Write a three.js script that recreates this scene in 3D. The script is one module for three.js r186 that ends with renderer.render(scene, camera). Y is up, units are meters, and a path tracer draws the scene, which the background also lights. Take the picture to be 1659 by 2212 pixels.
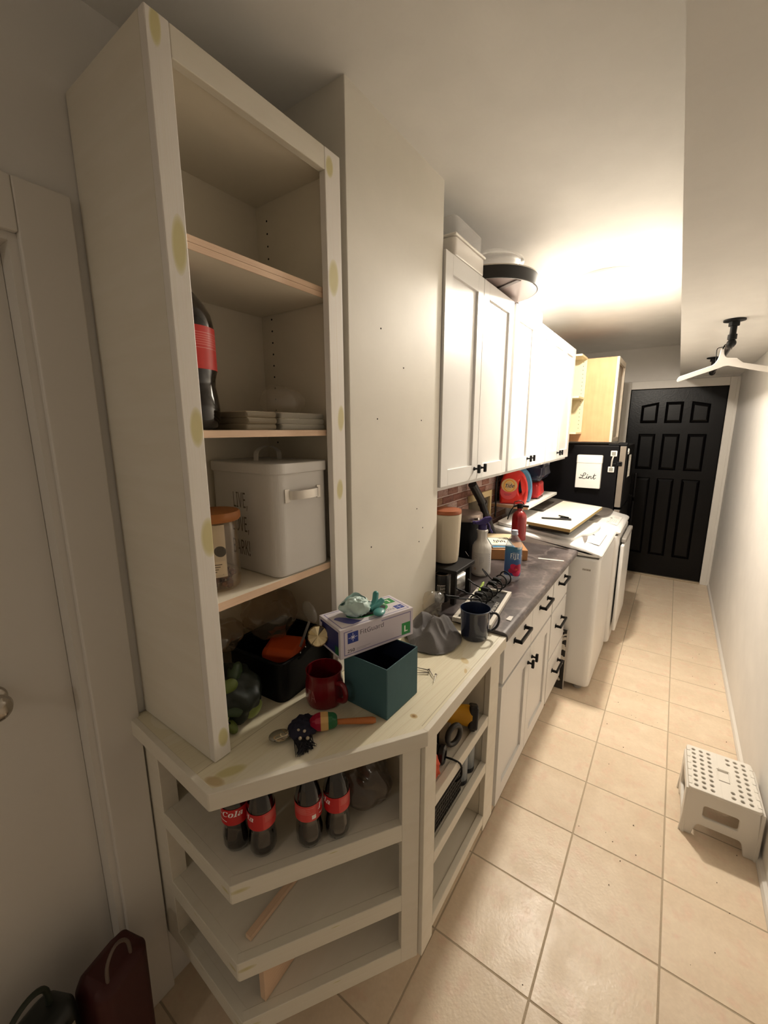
import * as THREE from 'three';
import { RoundedBoxGeometry } from 'three/addons/geometries/RoundedBoxGeometry.js';
import { mergeGeometries, mergeVertices, toCreasedNormals } from 'three/addons/utils/BufferGeometryUtils.js';
import { ImprovedNoise } from 'three/addons/math/ImprovedNoise.js';
import { RectAreaLightUniformsLib } from 'three/addons/lights/RectAreaLightUniformsLib.js';

// ------------------------------------------------------------------ camera, lamp light, exposure
const scene = new THREE.Scene();
scene.background = new THREE.Color(0x000000);
const renderer = new THREE.WebGLRenderer({ antialias: true });
renderer.toneMapping = THREE.LinearToneMapping;
renderer.toneMappingExposure = 1.5;
renderer.shadowMap.enabled = true;
RectAreaLightUniformsLib.init();
const R = Math.PI / 180;
const camera = new THREE.PerspectiveCamera(102.15, 1659 / 2212, 0.02, 30);
camera.rotation.order = 'YXZ';
camera.rotation.set(-11.24 * R, 35.01 * R, -0.135 * R);
camera.position.set(0, 1.61, 0);
scene.add(camera);
const LAMP = { x: -0.42, z: -2.78, r: 0.165, color: new THREE.Color(1.0, 0.905, 0.775), power: 9, glow: 3 };
const LAMP2 = { z: 2.35, power: 1.25 };                       // the same fitting further back along the ceiling, behind the camera
for (const [z, p] of [[LAMP.z, LAMP.power], [LAMP2.z, LAMP2.power]]) {
  const l = new THREE.SpotLight(LAMP.color, p, 0, 1.56, 0.12, 2);     // opal dome: even light over the lower half, from just under the diffuser
  l.position.set(LAMP.x, 2.388, z); l.target.position.set(LAMP.x, 0, z); l.castShadow = true; l.shadow.radius = 3; l.shadow.mapSize.set(2048, 2048); l.shadow.camera.near = 0.02; scene.add(l, l.target);
}

// ------------------------------------------------------------------ helpers
let seed = 7;
function rnd() { seed = (seed + 0x6D2B79F5) | 0; let t = Math.imul(seed ^ (seed >>> 15), 1 | seed); t = (t + Math.imul(t ^ (t >>> 7), 61 | t)) ^ t; return ((t ^ (t >>> 14)) >>> 0) / 4294967296; }
const rr = (a, b) => a + (b - a) * rnd();
const noise = new ImprovedNoise();
const V = (x, y, z) => new THREE.Vector3(x, y, z);
function hash(x, y) { let h = Math.imul(x, 374761393) + Math.imul(y, 668265263); h = Math.imul(h ^ (h >>> 13), 1274126177); return ((h ^ (h >>> 16)) >>> 0) / 4294967296; }
function vnoise(x, y, p) { const xi = Math.floor(x), yi = Math.floor(y), fx = x - xi, fy = y - yi, sx = fx * fx * (3 - 2 * fx), sy = fy * fy * (3 - 2 * fy), m = (a) => ((a % p) + p) % p; const a = hash(m(xi), m(yi)), b = hash(m(xi + 1), m(yi)), c = hash(m(xi), m(yi + 1)), d = hash(m(xi + 1), m(yi + 1)); return a + (b - a) * sx + (c - a) * sy + (a - b - c + d) * sx * sy; }
function fbm(u, v, p, o = 4) { let s = 0, a = 0.5, t = 0; for (let i = 0; i < o; i++) { s += a * vnoise(u * p + i * 17, v * p + i * 31, p); t += a; a *= 0.5; p *= 2; } return s / t; }
function dataTex(n, fn, srgb = true, m = n) {
  const d = new Uint8Array(n * m * 4);
  for (let j = 0; j < m; j++) for (let i = 0; i < n; i++) { const c = fn(i / n, j / m); const k = (j * n + i) * 4; for (let q = 0; q < 3; q++) d[k + q] = Math.max(0, Math.min(255, c.length ? c[q] : c)); d[k + 3] = 255; }
  const t = new THREE.DataTexture(d, n, m); t.wrapS = t.wrapT = THREE.RepeatWrapping; t.magFilter = THREE.LinearFilter; t.minFilter = THREE.LinearFilter; if (srgb) t.colorSpace = THREE.SRGBColorSpace; t.needsUpdate = true; return t;
}
function canvasTex(w, h, draw) {
  const c = document.createElement('canvas'); c.width = w; c.height = h; const g = c.getContext('2d'); draw(g, w, h);
  const t = new THREE.CanvasTexture(c); t.colorSpace = THREE.SRGBColorSpace; t.needsUpdate = true; return t;
}
const mix = (a, b, t) => a.map((v, i) => v + (b[i] - v) * t);
const M = (o) => new THREE.MeshStandardMaterial({ roughness: 0.6, metalness: 0, side: THREE.DoubleSide, ...o });
const MP = (o) => new THREE.MeshPhysicalMaterial({ roughness: 0.5, metalness: 0, side: THREE.DoubleSide, ...o });
const rep = (t, x, y = x) => { const c = t.clone(); c.repeat.set(x, y); c.needsUpdate = true; return c; };

function boxUV(g) {                                             // uv in metres from the dominant side of the normal
  if (g.index) g = g.toNonIndexed();
  const p = g.attributes.position, n = g.attributes.normal, uv = new Float32Array(p.count * 2);
  for (let i = 0; i < p.count; i += 3) {
    let ax = 0, ay = 0, az = 0; for (let k = 0; k < 3; k++) { ax += n.getX(i + k); ay += n.getY(i + k); az += n.getZ(i + k); }
    ax = Math.abs(ax); ay = Math.abs(ay); az = Math.abs(az);
    for (let k = 0; k < 3; k++) { const x = p.getX(i + k), y = p.getY(i + k), z = p.getZ(i + k); const u = ay >= ax && ay >= az ? [z, x] : ax >= az ? [z, y] : [x, y]; uv[(i + k) * 2] = u[0]; uv[(i + k) * 2 + 1] = u[1]; }
  }
  g.setAttribute('uv', new THREE.BufferAttribute(uv, 2)); return g;
}
const xf = (g, x = 0, y = 0, z = 0, rx = 0, ry = 0, rz = 0) => g.applyMatrix4(new THREE.Matrix4().compose(V(x, y, z), new THREE.Quaternion().setFromEuler(new THREE.Euler(rx, ry, rz)), V(1, 1, 1)));
function bx(x0, x1, y0, y1, z0, z1, r = 0.002, s = 1) {          // rounded box between bounds
  const w = Math.abs(x1 - x0), h = Math.abs(y1 - y0), d = Math.abs(z1 - z0); r = Math.min(r, w / 2.05, h / 2.05, d / 2.05);
  const g = r > 0 ? new RoundedBoxGeometry(w, h, d, s, r) : new THREE.BoxGeometry(w, h, d);
  g.translate((x0 + x1) / 2, (y0 + y1) / 2, (z0 + z1) / 2); return boxUV(g);
}
const ni = (g) => { if (g.index) g = g.toNonIndexed(); if (!g.attributes.uv) g.setAttribute('uv', new THREE.BufferAttribute(new Float32Array(g.attributes.position.count * 2), 2)); for (const k of Object.keys(g.attributes)) if (!['position', 'normal', 'uv'].includes(k)) g.deleteAttribute(k); return g; };
const mg = (...l) => mergeGeometries(l.flat().map(ni));
const cyl = (r0, r1, h, x = 0, y = 0, z = 0, seg = 28) => new THREE.CylinderGeometry(r1, r0, h, seg).translate(x, y + h / 2, z);
const lathe = (pts, seg = 36, crease = 0.7) => toCreasedNormals(new THREE.LatheGeometry(pts.map(([a, b]) => new THREE.Vector2(Math.max(a, 0.0001), b)), seg), crease);
const tube = (pts, r, seg = 40, rad = 8, closed = false) => new THREE.TubeGeometry(new THREE.CatmullRomCurve3(pts.map((p) => V(...p)), closed, 'catmullrom', 0.5), seg, r, rad, closed);
function bar(a, b, r0, r1 = r0, seg = 18) { const A = V(...a), B = V(...b), L = A.distanceTo(B); const g = new THREE.CylinderGeometry(r1, r0, L, seg); g.applyQuaternion(new THREE.Quaternion().setFromUnitVectors(V(0, 1, 0), B.clone().sub(A).normalize())); g.translate((A.x + B.x) / 2, (A.y + B.y) / 2, (A.z + B.z) / 2); return g; }
const shp = (pts) => new THREE.Shape(pts.map(([a, b]) => new THREE.Vector2(a, b)));
function rshape(x0, y0, x1, y1, r) { const s = new THREE.Shape(); s.moveTo(x0 + r, y0); s.lineTo(x1 - r, y0); s.quadraticCurveTo(x1, y0, x1, y0 + r); s.lineTo(x1, y1 - r); s.quadraticCurveTo(x1, y1, x1 - r, y1); s.lineTo(x0 + r, y1); s.quadraticCurveTo(x0, y1, x0, y1 - r); s.lineTo(x0, y0 + r); s.quadraticCurveTo(x0, y0, x0 + r, y0); return s; }
const ext = (s, d, b = 0.001, o = {}) => new THREE.ExtrudeGeometry(s, { depth: d, bevelEnabled: b > 0, bevelSize: b, bevelThickness: b, bevelSegments: 1, bevelOffset: -b, curveSegments: 10, ...o });
function slab(poly, y0, y1, b = 0.0015) { const g = ext(shp(poly.map(([x, z]) => [x, -z])), y1 - y0 - 2 * b, b); g.rotateX(-Math.PI / 2); g.translate(0, y0 + b, 0); return boxUV(g); }   // poly in x,z
function crumple(g, amp, freq, sd = 0, ridge = false) {          // pushes every vertex along its ray from the centre by a noise of its place
  g = mergeVertices(g.deleteAttribute('normal').deleteAttribute('uv') && g, 1e-5); const p = g.attributes.position, v = V(0, 0, 0);
  for (let i = 0; i < p.count; i++) { v.fromBufferAttribute(p, i); const q = v.clone(); let n = noise.noise(q.x * freq + sd, q.y * freq - sd, q.z * freq + 2 * sd) + 0.5 * noise.noise(q.x * freq * 2.3, q.y * freq * 2.3 + sd, q.z * freq * 2.3); if (ridge) n = 1 - 2.2 * Math.abs(n); const L = v.length() || 1e-6; v.multiplyScalar((L + amp * n) / L); p.setXYZ(i, v.x, v.y, v.z); }
  g.computeVertexNormals(); return g;
}
function clampY(g, y0) { const p = g.attributes.position; for (let i = 0; i < p.count; i++) if (p.getY(i) < y0) p.setY(i, y0); g.computeVertexNormals(); return g; }
const used = new Map();
function numbered(n) { const k = used.get(n) || 0; used.set(n, k + 1); return k ? n + '_' + String(k).padStart(3, '0') : n; }
function part(name, geo, mat, parent, label) { const m = new THREE.Mesh(Array.isArray(geo) ? mg(...geo) : geo, mat); m.name = name; m.castShadow = m.receiveShadow = true; if (label) m.userData.label = label; parent.add(m); return m; }
function thing(name, label, category, group, pos, turn = 0) { const o = new THREE.Group(); o.name = numbered(name); o.userData = { label, category }; if (group) o.userData.group = group; if (pos) { o.position.set(...pos); o.rotation.y = turn; } else o.userData.w = 1; scene.add(o); return o; }
function rebase(o) { const b = new THREE.Box3().setFromObject(o), p = V((b.min.x + b.max.x) / 2, b.min.y, (b.min.z + b.max.z) / 2); o.children.forEach((c) => c.position.sub(p)); o.position.copy(p); delete o.userData.w; return o; }   // parts were laid in room coordinates: move the group to the base
function one(name, label, category, geo, mat, group) { const m = part(numbered(name), geo, mat, scene); const b = new THREE.Box3().setFromBufferAttribute(m.geometry.attributes.position), p = V((b.min.x + b.max.x) / 2, b.min.y, (b.min.z + b.max.z) / 2); m.geometry.translate(-p.x, -p.y, -p.z); m.position.copy(p); m.userData = { label, category }; if (group) m.userData.group = group; return m; }
function struct(name, geo, mat, label, cat) { const m = part(name, geo, mat, scene); m.userData = { kind: 'structure', label, category: cat }; return m; }
function structG(name, label, cat) { const o = new THREE.Group(); o.name = name; o.userData = { kind: 'structure', label, category: cat }; scene.add(o); return o; }
function print(name, tex, w, h, pos, rot, parent, o = {}) { const g = new THREE.PlaneGeometry(w, h); xf(g, 0, 0, 0, ...rot); g.translate(...pos); return part(name, g, M({ map: tex, roughness: 0.55, ...o }), parent); }

// ------------------------------------------------------------------ textures and materials
const fineBump = dataTex(256, (u, v) => 255 * fbm(u, v, 48, 3), false);
const speck = dataTex(256, (u, v) => { const a = fbm(u, v, 6, 3); return mix([243, 243, 243], [255, 255, 255], a); });
const paintT = rep(speck, 1.2), paintB = rep(fineBump, 2.2);
const wallM = M({ color: new THREE.Color(0.82, 0.79, 0.745), map: paintT, bumpMap: paintB, bumpScale: 0.00012, roughness: 0.75 });
const pierM = M({ color: new THREE.Color(0.82, 0.775, 0.68), map: paintT, bumpMap: paintB, bumpScale: 0.0001, roughness: 0.55 });
const ceilM = M({ color: new THREE.Color(0.88, 0.865, 0.83), map: paintT, bumpMap: paintB, bumpScale: 0.00012, roughness: 0.8 });
const trimM = M({ color: new THREE.Color(0.74, 0.70, 0.64), roughness: 0.45 });
const cabM = M({ color: new THREE.Color(0.76, 0.745, 0.72), roughness: 0.38 });
const primeT = dataTex(512, (u, v) => { const g = fbm(u * 1, v * 8 % 1, 8, 3), a = fbm(u, v, 5, 4); return mix([236, 231, 218], [250, 248, 242], 0.6 * a + 0.4 * g); });
const primeM = M({ color: new THREE.Color(0.88, 0.845, 0.785), map: rep(primeT, 1), roughness: 0.5 });
const insideM = M({ color: new THREE.Color(0.89, 0.81, 0.665), map: rep(speck, 1), roughness: 0.6 });
const mapleT = dataTex(256, (u, v) => { const g = fbm(u, (v * 12) % 1, 12, 3); return mix([226, 190, 158], [240, 210, 180], g); });
const mapleM = M({ map: rep(mapleT, 2, 8), roughness: 0.6 });
const blackMetal = MP({ color: 0x0d0e10, roughness: 0.45, specularIntensity: 0.5 });
const blackPlastic = MP({ color: 0x0a0a0c, roughness: 0.5, specularIntensity: 0.4 });
const whitePlastic = M({ color: 0xe6e3dc, roughness: 0.4 });
const chromeM = M({ color: 0xcfcfcf, roughness: 0.18, metalness: 1 });
const steelM = M({ color: 0x9a948c, roughness: 0.38, metalness: 0.9 });
const clearM = MP({ color: 0xffffff, transmission: 1, thickness: 0, roughness: 0.04, ior: 1.45, specularIntensity: 1 });
const filmM = MP({ color: 0xf4f1ea, transmission: 0.9, thickness: 0, roughness: 0.12, ior: 1.4 });
const glassM = MP({ color: 0xffffff, transmission: 1, thickness: 0, roughness: 0.02, ior: 1.5 });
const holeM = M({ color: 0x1a140d, roughness: 0.9 });
// ------------------------------------------------------------------ room shell
const XL = -1.056, XR = 0.433, ZF = -5.31, ZB = 3.6, YC = 2.44;
{
  const fl = structG('floor', 'beige square ceramic tile floor of the narrow laundry corridor', 'floor');
  part('grout_bed', bx(XL - 0.12, XR + 0.12, -0.06, -0.0014, ZF - 0.12, ZB + 0.12, 0), M({ color: new THREE.Color(0.47, 0.38, 0.27), roughness: 0.9, bumpMap: rep(fineBump, 6), bumpScale: 0.0008 }), fl, 'sandy brown grout between the tiles');
  const vars = [0, 1, 2, 3, 4].map((k) => {
    const t = dataTex(256, (u, v) => { const a = fbm(u + k * 0.37, v + k * 0.21, 4, 4), b = fbm(u + k * 0.7, v + 0.4, 9, 4), c = fbm(u, v + k * 0.3, 40, 2); let q = mix([220, 199, 172], [235, 217, 192], a); q = mix(q, [226, 195, 171], Math.max(0, b - 0.55) * 2.2); return q.map((x) => x + (c - 0.5) * 8 + (k - 2) * 1.2); });
    const rt = dataTex(128, (u, v) => 120 + 90 * fbm(u + k, v, 6, 4), false);
    return M({ map: t, roughness: 0.62, roughnessMap: rt, bumpMap: fineBump, bumpScale: 0.0004 });
  });
  const P = 0.3048, X0 = -0.1738, Z0 = -1.274, gp = 0.0050, full = new RoundedBoxGeometry(P - gp, 0.008, P - gp, 1, 0.0014);
  for (let i = -4; i < 3; i++) for (let j = -17; j < 15; j++) {
    const x0 = Math.max(X0 + i * P, XL - 0.1), x1 = Math.min(X0 + (i + 1) * P, XR + 0.01), z1 = Math.min(Z0 - j * P, ZB), z0 = Math.max(Z0 - (j + 1) * P, ZF - 0.1);
    if (x1 - x0 < 0.02 || z1 - z0 < 0.02) continue;
    const whole = x1 - x0 > P - 0.001 && z1 - z0 > P - 0.001;
    const g = whole ? full : new RoundedBoxGeometry(x1 - x0 - gp, 0.008, z1 - z0 - gp, 1, 0.0014);
    const m = part('tile', g, vars[Math.floor(rnd() * 5)], fl); m.position.set((x0 + x1) / 2, -0.004 + rr(-0.0003, 0.0003), (z0 + z1) / 2); if (whole) m.rotation.y = Math.floor(rnd() * 4) * Math.PI / 2;
  }
}
const DZ0 = -0.31, DZ1 = 0.5, DY = 1.97;                         // opening of the side door in the left wall
struct('wall_left', [bx(XL - 0.12, XL, 0, YC, ZF - 0.1, DZ0, 0), bx(XL - 0.12, XL, DY, YC, DZ0, DZ1, 0), bx(XL - 0.12, XL, 0, YC, DZ1, ZB + 0.1, 0)], wallM, 'painted wall behind the cabinets and around the side door', 'wall');
struct('wall_right', bx(XR, XR + 0.12, 0, YC, ZF - 0.1, ZB + 0.1, 0), wallM, 'plain off-white wall running down the corridor opposite the cabinets', 'wall');
const FX0 = -0.475, FX1 = 0.362, FY = 2.032;
struct('wall_far', [bx(XL, FX0, 0, YC, ZF - 0.1, ZF, 0), bx(FX1, XR, 0, YC, ZF - 0.1, ZF, 0), bx(FX0, FX1, FY, YC, ZF - 0.1, ZF, 0)], wallM, 'off-white end wall around the black door', 'wall');
struct('wall_back', bx(XL - 0.1, XR + 0.1, 0, YC, ZB, ZB + 0.12, 0), wallM, 'plain wall closing the corridor', 'wall');
struct('ceiling', bx(XL - 0.12, XR + 0.12, YC, YC + 0.12, ZF - 0.1, ZB + 0.1, 0), ceilM, 'smooth off-white painted ceiling', 'ceiling');
struct('ceiling_soffit', bx(-0.05, XR + 0.005, 2.126, YC + 0.005, ZF - 0.005, ZB + 0.005, 0), ceilM, 'boxed soffit below the ceiling along the right wall', 'soffit');
{
  const pier = structG('wall_pier', 'cream painted wall pier between the open cabinet and the white wall cabinets', 'wall');
  part('pier_body', bx(XL - 0.01, -0.745, 0.9, YC + 0.005, -1.428, -0.902, 0.002), pierM, pier);
  for (const [y, z] of [[1.804, -1.175], [1.642, -1.03], [1.642, -1.293], [1.252, -0.994], [1.251, -1.315], [1.203, -1.289], [1.33, -1.27], [1.9, -1.05]]) part('screw_hole', xf(new THREE.CylinderGeometry(0.0026, 0.0026, 0.001, 10), -0.745, y, z, 0, 0, Math.PI / 2), holeM, pier, 'small dark screw hole');
}
struct('baseboard_right', (() => { const g = ext(shp([[0, 0], [-0.016, 0], [-0.016, 0.008], [-0.011, 0.02], [0, 0.026]]), ZB - ZF, 0); g.translate(XR, 0, ZF); return boxUV(g); })(), trimM, 'thin painted shoe moulding at the foot of the right wall', 'trim');
// side door (left, nearest) with casing
{
  const tr = structG('trim_1', 'painted casing around the side door in the left wall', 'trim');
  const prof = (w) => shp([[0, 0], [w, 0], [w, 0.011], [w - 0.006, 0.016], [0.02, 0.013], [0.006, 0.009], [0, 0.006]]);
  const side = (z, flip) => { const g = ext(prof(0.094), 2.066, 0); g.rotateX(-Math.PI / 2); const q = xf(g, 0, 0, 0, 0, -Math.PI / 2, 0); return q; };
  part('casing_leg', bx(XL, XL + 0.016, 0, 2.066, -0.404, DZ0, 0.004), trimM, tr); part('casing_leg', bx(XL, XL + 0.016, 0, 2.066, DZ1, DZ1 + 0.094, 0.004), trimM, tr);
  part('casing_head', bx(XL, XL + 0.016, DY, 2.066, DZ0 - 0.0005, DZ1 + 0.0005, 0.004), trimM, tr);
  part('jamb', [bx(XL - 0.119, XL + 0.002, 0, DY, DZ0 - 0.001, DZ0 + 0.014, 0), bx(XL - 0.119, XL + 0.002, 0, DY, DZ1 - 0.014, DZ1 + 0.001, 0), bx(XL - 0.119, XL + 0.002, DY - 0.014, DY + 0.001, DZ0 + 0.0141, DZ1 - 0.0141, 0)], trimM, tr);
  const d = structG('door_1', 'plain painted side door in the left wall with a round knob', 'door');
  part('slab', bx(XL - 0.085, XL - 0.05, 0.004, DY - 0.0145, DZ0 + 0.0145, DZ1 - 0.0145, 0.001), trimM, d);
  const kn = lathe([[0, 0.062], [0.014, 0.062], [0.026, 0.054], [0.029, 0.044], [0.024, 0.034], [0.012, 0.028], [0.010, 0.014], [0.028, 0.008], [0.031, 0]], 32); kn.rotateZ(-Math.PI / 2);
  part('door_knob', xf(kn, XL - 0.05, 1.062, -0.155), M({ color: 0xb9b2a8, metalness: 1, roughness: 0.22 }), d, 'satin nickel door knob');
}
// black panelled door at the end
{
  const tr = structG('trim_2', 'cream casing around the black door', 'trim');
  const T = 0.018;
  part('casing_leg', bx(FX0 - 0.062, FX0 + 0.008, 0, 2.104, ZF, ZF + T, 0.004), trimM, tr); part('casing_leg', bx(FX1 - 0.008, XR - 0.001, 0, 2.104, ZF, ZF + T, 0.004), trimM, tr);
  part('casing_leg_band', bx(FX1 + 0.045, XR - 0.001, 0, 2.104, ZF + T, ZF + T + 0.008, 0.003), trimM, tr);
  part('casing_head', bx(FX0 + 0.008, FX1 - 0.008, 2.024, 2.104, ZF, ZF + T, 0.004), trimM, tr);
  part('threshold', bx(FX0 + 0.008, FX1 - 0.008, 0, 0.016, ZF - 0.09, ZF + 0.014, 0.004), M({ color: 0xb7a68c, roughness: 0.45, metalness: 0.4 }), tr, 'pale metal threshold strip');
  const d = structG('door_2', 'glossy black nine-panel door at the end of the corridor', 'door');
  const bm = MP({ color: 0x060506, roughness: 0.34, specularIntensity: 0.45, bumpMap: rep(fineBump, 2), bumpScale: 0.0004 });
  const zf = ZF - 0.022, x0 = FX0 + 0.010, x1 = FX1 - 0.010;
  const cols = [[-0.352, -0.203], [-0.136, 0.010], [0.082, 0.232]], rows = [[0.245, 1.09], [1.185, 1.558], [1.675, 1.885]];
  const s = shp([[x0, 0.012], [x1, 0.012], [x1, 2.022], [x0, 2.022]]);
  const holes = [];
  for (const [a, b] of cols) rows.forEach(([c, e], r) => { const top = r === 2 && a < -0.3 ? [[b, e + 0.0], [a, e - 0.03]] : r === 2 && a > 0.05 ? [[b, e - 0.03], [a, e]] : [[b, e], [a, e]]; const pts = [[a, c], [b, c], ...top]; s.holes.push(new THREE.Path(pts.map(([q, w]) => new THREE.Vector2(q, w)))); holes.push(pts); });
  part('door_frame', xf(ext(s, 0.034, 0.003), 0, 0, zf - 0.037), bm, d);
  for (const pts of holes) {
    const cx = (pts[0][0] + pts[1][0]) / 2, cy = (pts[0][1] + pts[2][1]) / 2, inn = pts.map(([a, b]) => [cx + (a - cx) * 0.70, cy + (b - cy) * (1 - 0.05 / Math.abs(pts[2][1] - pts[0][1]) * 1.1)]);
    const pos = []; const q = (a, b, c, e) => pos.push(...a, ...b, ...c, ...a, ...c, ...e); const o = pts.map(([a, b]) => [a, b, zf - 0.017]), t = inn.map(([a, b]) => [a, b, zf - 0.002]);
    for (let k = 0; k < 4; k++) q(o[k], o[(k + 1) % 4], t[(k + 1) % 4], t[k]); q(t[0], t[1], t[2], t[3]); for (let k = 0; k < 4; k++) q(o[k].slice(0, 2).concat(zf - 0.034), o[(k + 1) % 4].slice(0, 2).concat(zf - 0.034), o[(k + 1) % 4], o[k]);
    const g = new THREE.BufferGeometry(); g.setAttribute('position', new THREE.BufferAttribute(new Float32Array(pos), 3)); g.computeVertexNormals();
    part('panel', ni(g), bm, d);
  }
}
// ------------------------------------------------------------------ ceiling lamp
for (const [z, label] of [[LAMP.z, 'round flush ceiling lamp glowing warm white above the washing machines'], [LAMP2.z, 'round flush ceiling lamp behind the side door end of the corridor']]) {
  const l = thing('ceiling_lamp', label, 'lamp', 'flush ceiling lamps', [LAMP.x, 2.40, z]);
  part('base_ring', lathe([[LAMP.r - 0.004, 0.04], [LAMP.r, 0.039], [LAMP.r, 0.026], [LAMP.r - 0.006, 0.024]], 72), whitePlastic, l);
  part('diffuser', lathe([[0, 0], [0.05, 0.0006], [0.1, 0.0035], [0.135, 0.0085], [0.155, 0.016], [LAMP.r - 0.004, 0.026], [LAMP.r - 0.006, 0.03]], 72), M({ color: 0xfff6e6, emissive: LAMP.color.clone().lerp(new THREE.Color(1, 1, 1), 0.35), emissiveIntensity: LAMP.glow * (z > 0 ? LAMP2.power / LAMP.power : 1), roughness: 0.4 }), l, 'glowing opal diffuser');
}
// ------------------------------------------------------------------ worktop and shelf unit at the near end
const WT = 0.9;
{
  // pine-like board with grain, knots and ochre filler patches at their places (u = x, v = z in metres, 1 m across)
  const wtT = canvasTex(1024, 1024, (g, w, h) => {
    g.fillStyle = '#e9e0c4'; g.fillRect(0, 0, w, h); seed = 21;
    const dx = Math.cos(-0.96), dy = Math.sin(-0.96);
    for (let i = 0; i < 900; i++) { const x = rr(0, w), y = rr(0, h), L = rr(60, 320); g.strokeStyle = `rgba(${rr(150, 190) | 0},${rr(125, 160) | 0},${rr(80, 110) | 0},${rr(0.02, 0.10)})`; g.lineWidth = rr(0.6, 2.4); g.beginPath(); g.moveTo(x - 0.1 * L, y - L); g.quadraticCurveTo(x + rr(-9, 9), y, x + 0.1 * L * 0.2, y + L); g.stroke(); }
    for (let i = 0; i < 26; i++) { g.fillStyle = `rgba(246,242,228,${rr(0.15, 0.4)})`; g.beginPath(); g.ellipse(rr(0, w), rr(0, h), rr(20, 90), rr(40, 160), rr(-0.2, 0.2), 0, 7); g.fill(); }
    const U = (x) => (x + 1.06) / 1.0 * w, Vv = (z) => (-z - 0.36) / 1.0 * h;
    const spot = (x, z, a, b, r, c) => { for (let k = 5; k > 0; k--) { g.fillStyle = `rgba(${c},0.17)`; g.beginPath(); g.ellipse(U(x), Vv(z), a * w * (0.6 + k * 0.08), b * h * (0.6 + k * 0.08), r, 0, 7); g.fill(); } };
    spot(-0.70, -0.43, 0.014, 0.034, -0.5, '190,178,104'); spot(-0.705, -0.395, 0.025, 0.012, 0.3, '178,150,92'); spot(-0.47, -0.80, 0.011, 0.009, 0, '164,122,52'); spot(-0.47, -0.80, 0.005, 0.004, 0, '120,80,30'); spot(-0.47, -1.11, 0.012, 0.02, 0.8, '205,178,110'); spot(-0.445, -1.06, 0.005, 0.014, 0.4, '196,160,92'); spot(-0.47, -1.31, 0.012, 0.010, 0.3, '120,100,70'); spot(-0.5, -1.30, 0.03, 0.012, 0.2, '214,190,128');
    g.strokeStyle = 'rgba(120,100,66,0.5)'; g.lineWidth = 1.4; g.beginPath(); g.moveTo(U(-0.752), Vv(-0.36)); g.lineTo(U(-0.752), Vv(-0.9)); g.stroke(); g.beginPath(); g.moveTo(U(-0.435), Vv(-0.78)); g.lineTo(U(-0.435), Vv(-1.34)); g.stroke();
  });
  const w = thing('worktop', 'pale bare wood worktop with a cut-off corner, under the open tall cabinet', 'worktop');
  const poly = [[XL + 0.003, -0.386], [-0.688, -0.370], [-0.416, -0.772], [-0.416, -1.336], [-0.7452, -1.336], [-0.7452, -0.9015], [XL + 0.003, -0.9015]];
  const top = slab(poly, 0.862, WT, 0.002);
  const p = top.attributes.position, uv = top.attributes.uv; for (let i = 0; i < p.count; i++) { uv.setXY(i, p.getX(i) + 1.06, 1 - (-p.getZ(i) - 0.36)); }
  part('board', top, M({ map: wtT, color: new THREE.Color(0.95, 0.95, 0.95), roughness: 0.55 }), w);
  const nose = (a, b) => { const d = V(b[0] - a[0], 0, b[1] - a[1]), L = d.length(); const k = a === poly[1] ? 0.0004 : 0; const g = bx(-0.001, L + 0.001, 0.859 + k, WT + 0.0008 - k, -0.012, 0.003, 0.002); xf(g, a[0], 0, a[1], 0, -Math.atan2(d.z, d.x), 0); return g; };
  for (const [a, b] of [[poly[0], poly[1]], [poly[1], poly[2]], [poly[2], poly[3]]]) part('edge_strip', nose(a, b), primeM, w, 'white primed edge strip');
  rebase(w);
  w.traverse((o) => { if (o.isMesh) o.castShadow = true; });

  const u = thing('corner_shelf_unit', 'primed wooden shelf unit with angled corner shelves and an open front bay', 'shelf unit');
  const A = [-0.69, -0.400], B = [-0.437, -0.770], L0 = [-1.05, -0.413];
  const shelfPoly = [L0, A, B, [-0.437, -0.842], [-1.05, -0.842]];
  const patchT = canvasTex(512, 256, (g, W, H) => { g.fillStyle = '#f4f0e4'; g.fillRect(0, 0, W, H); seed = 5; for (let i = 0; i < 200; i++) { g.strokeStyle = `rgba(205,190,150,${rr(0.03, 0.12)})`; g.lineWidth = rr(0.5, 2); const y = rr(0, H); g.beginPath(); g.moveTo(rr(0, W), y); g.lineTo(rr(0, W), y + rr(-5, 5)); g.stroke(); } for (const [x, y, a, b] of [[20, 120, 26, 30], [486, 140, 22, 24], [260, 60, 14, 9]]) for (let k = 4; k > 0; k--) { g.fillStyle = 'rgba(196,186,112,0.22)'; g.beginPath(); g.ellipse(x, y, a * k / 4, b * k / 4, 0.2, 0, 7); g.fill(); } });
  for (const [y0, y1] of [[0.593, 0.639], [0.370, 0.418], [0.192, 0.240]]) {
    const s = part('shelf', slab(shelfPoly, y0, y1 - 0.001, 0.0015), primeM, u);
    const nz = (a, b) => { const d = V(b[0] - a[0], 0, b[1] - a[1]), L = d.length(); const k = a === L0 ? 0.0006 : 0; const g = bx(-0.001, L + 0.001, y0 - 0.004 + k, y1 - k, -0.02, 0.003, 0.002); const pp = g.attributes.position, q = g.attributes.uv; for (let i = 0; i < pp.count; i++) q.setXY(i, pp.getX(i) / L, (pp.getY(i) - y0) / 0.05); xf(g, a[0], 0, a[1], 0, -Math.atan2(d.z, d.x), 0); return g; };
    part('nosing', nz(L0, A), M({ map: patchT, color: new THREE.Color(0.88, 0.86, 0.82), roughness: 0.5 }), s, 'primed front strip with yellow filler at its ends'); part('nosing', nz(A, B), s.children[0].material, s);
  }
  part('back_post', bx(-1.053, -0.985, 0.19, 0.858, -0.45, -0.408, 0.002), primeM, u);
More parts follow.
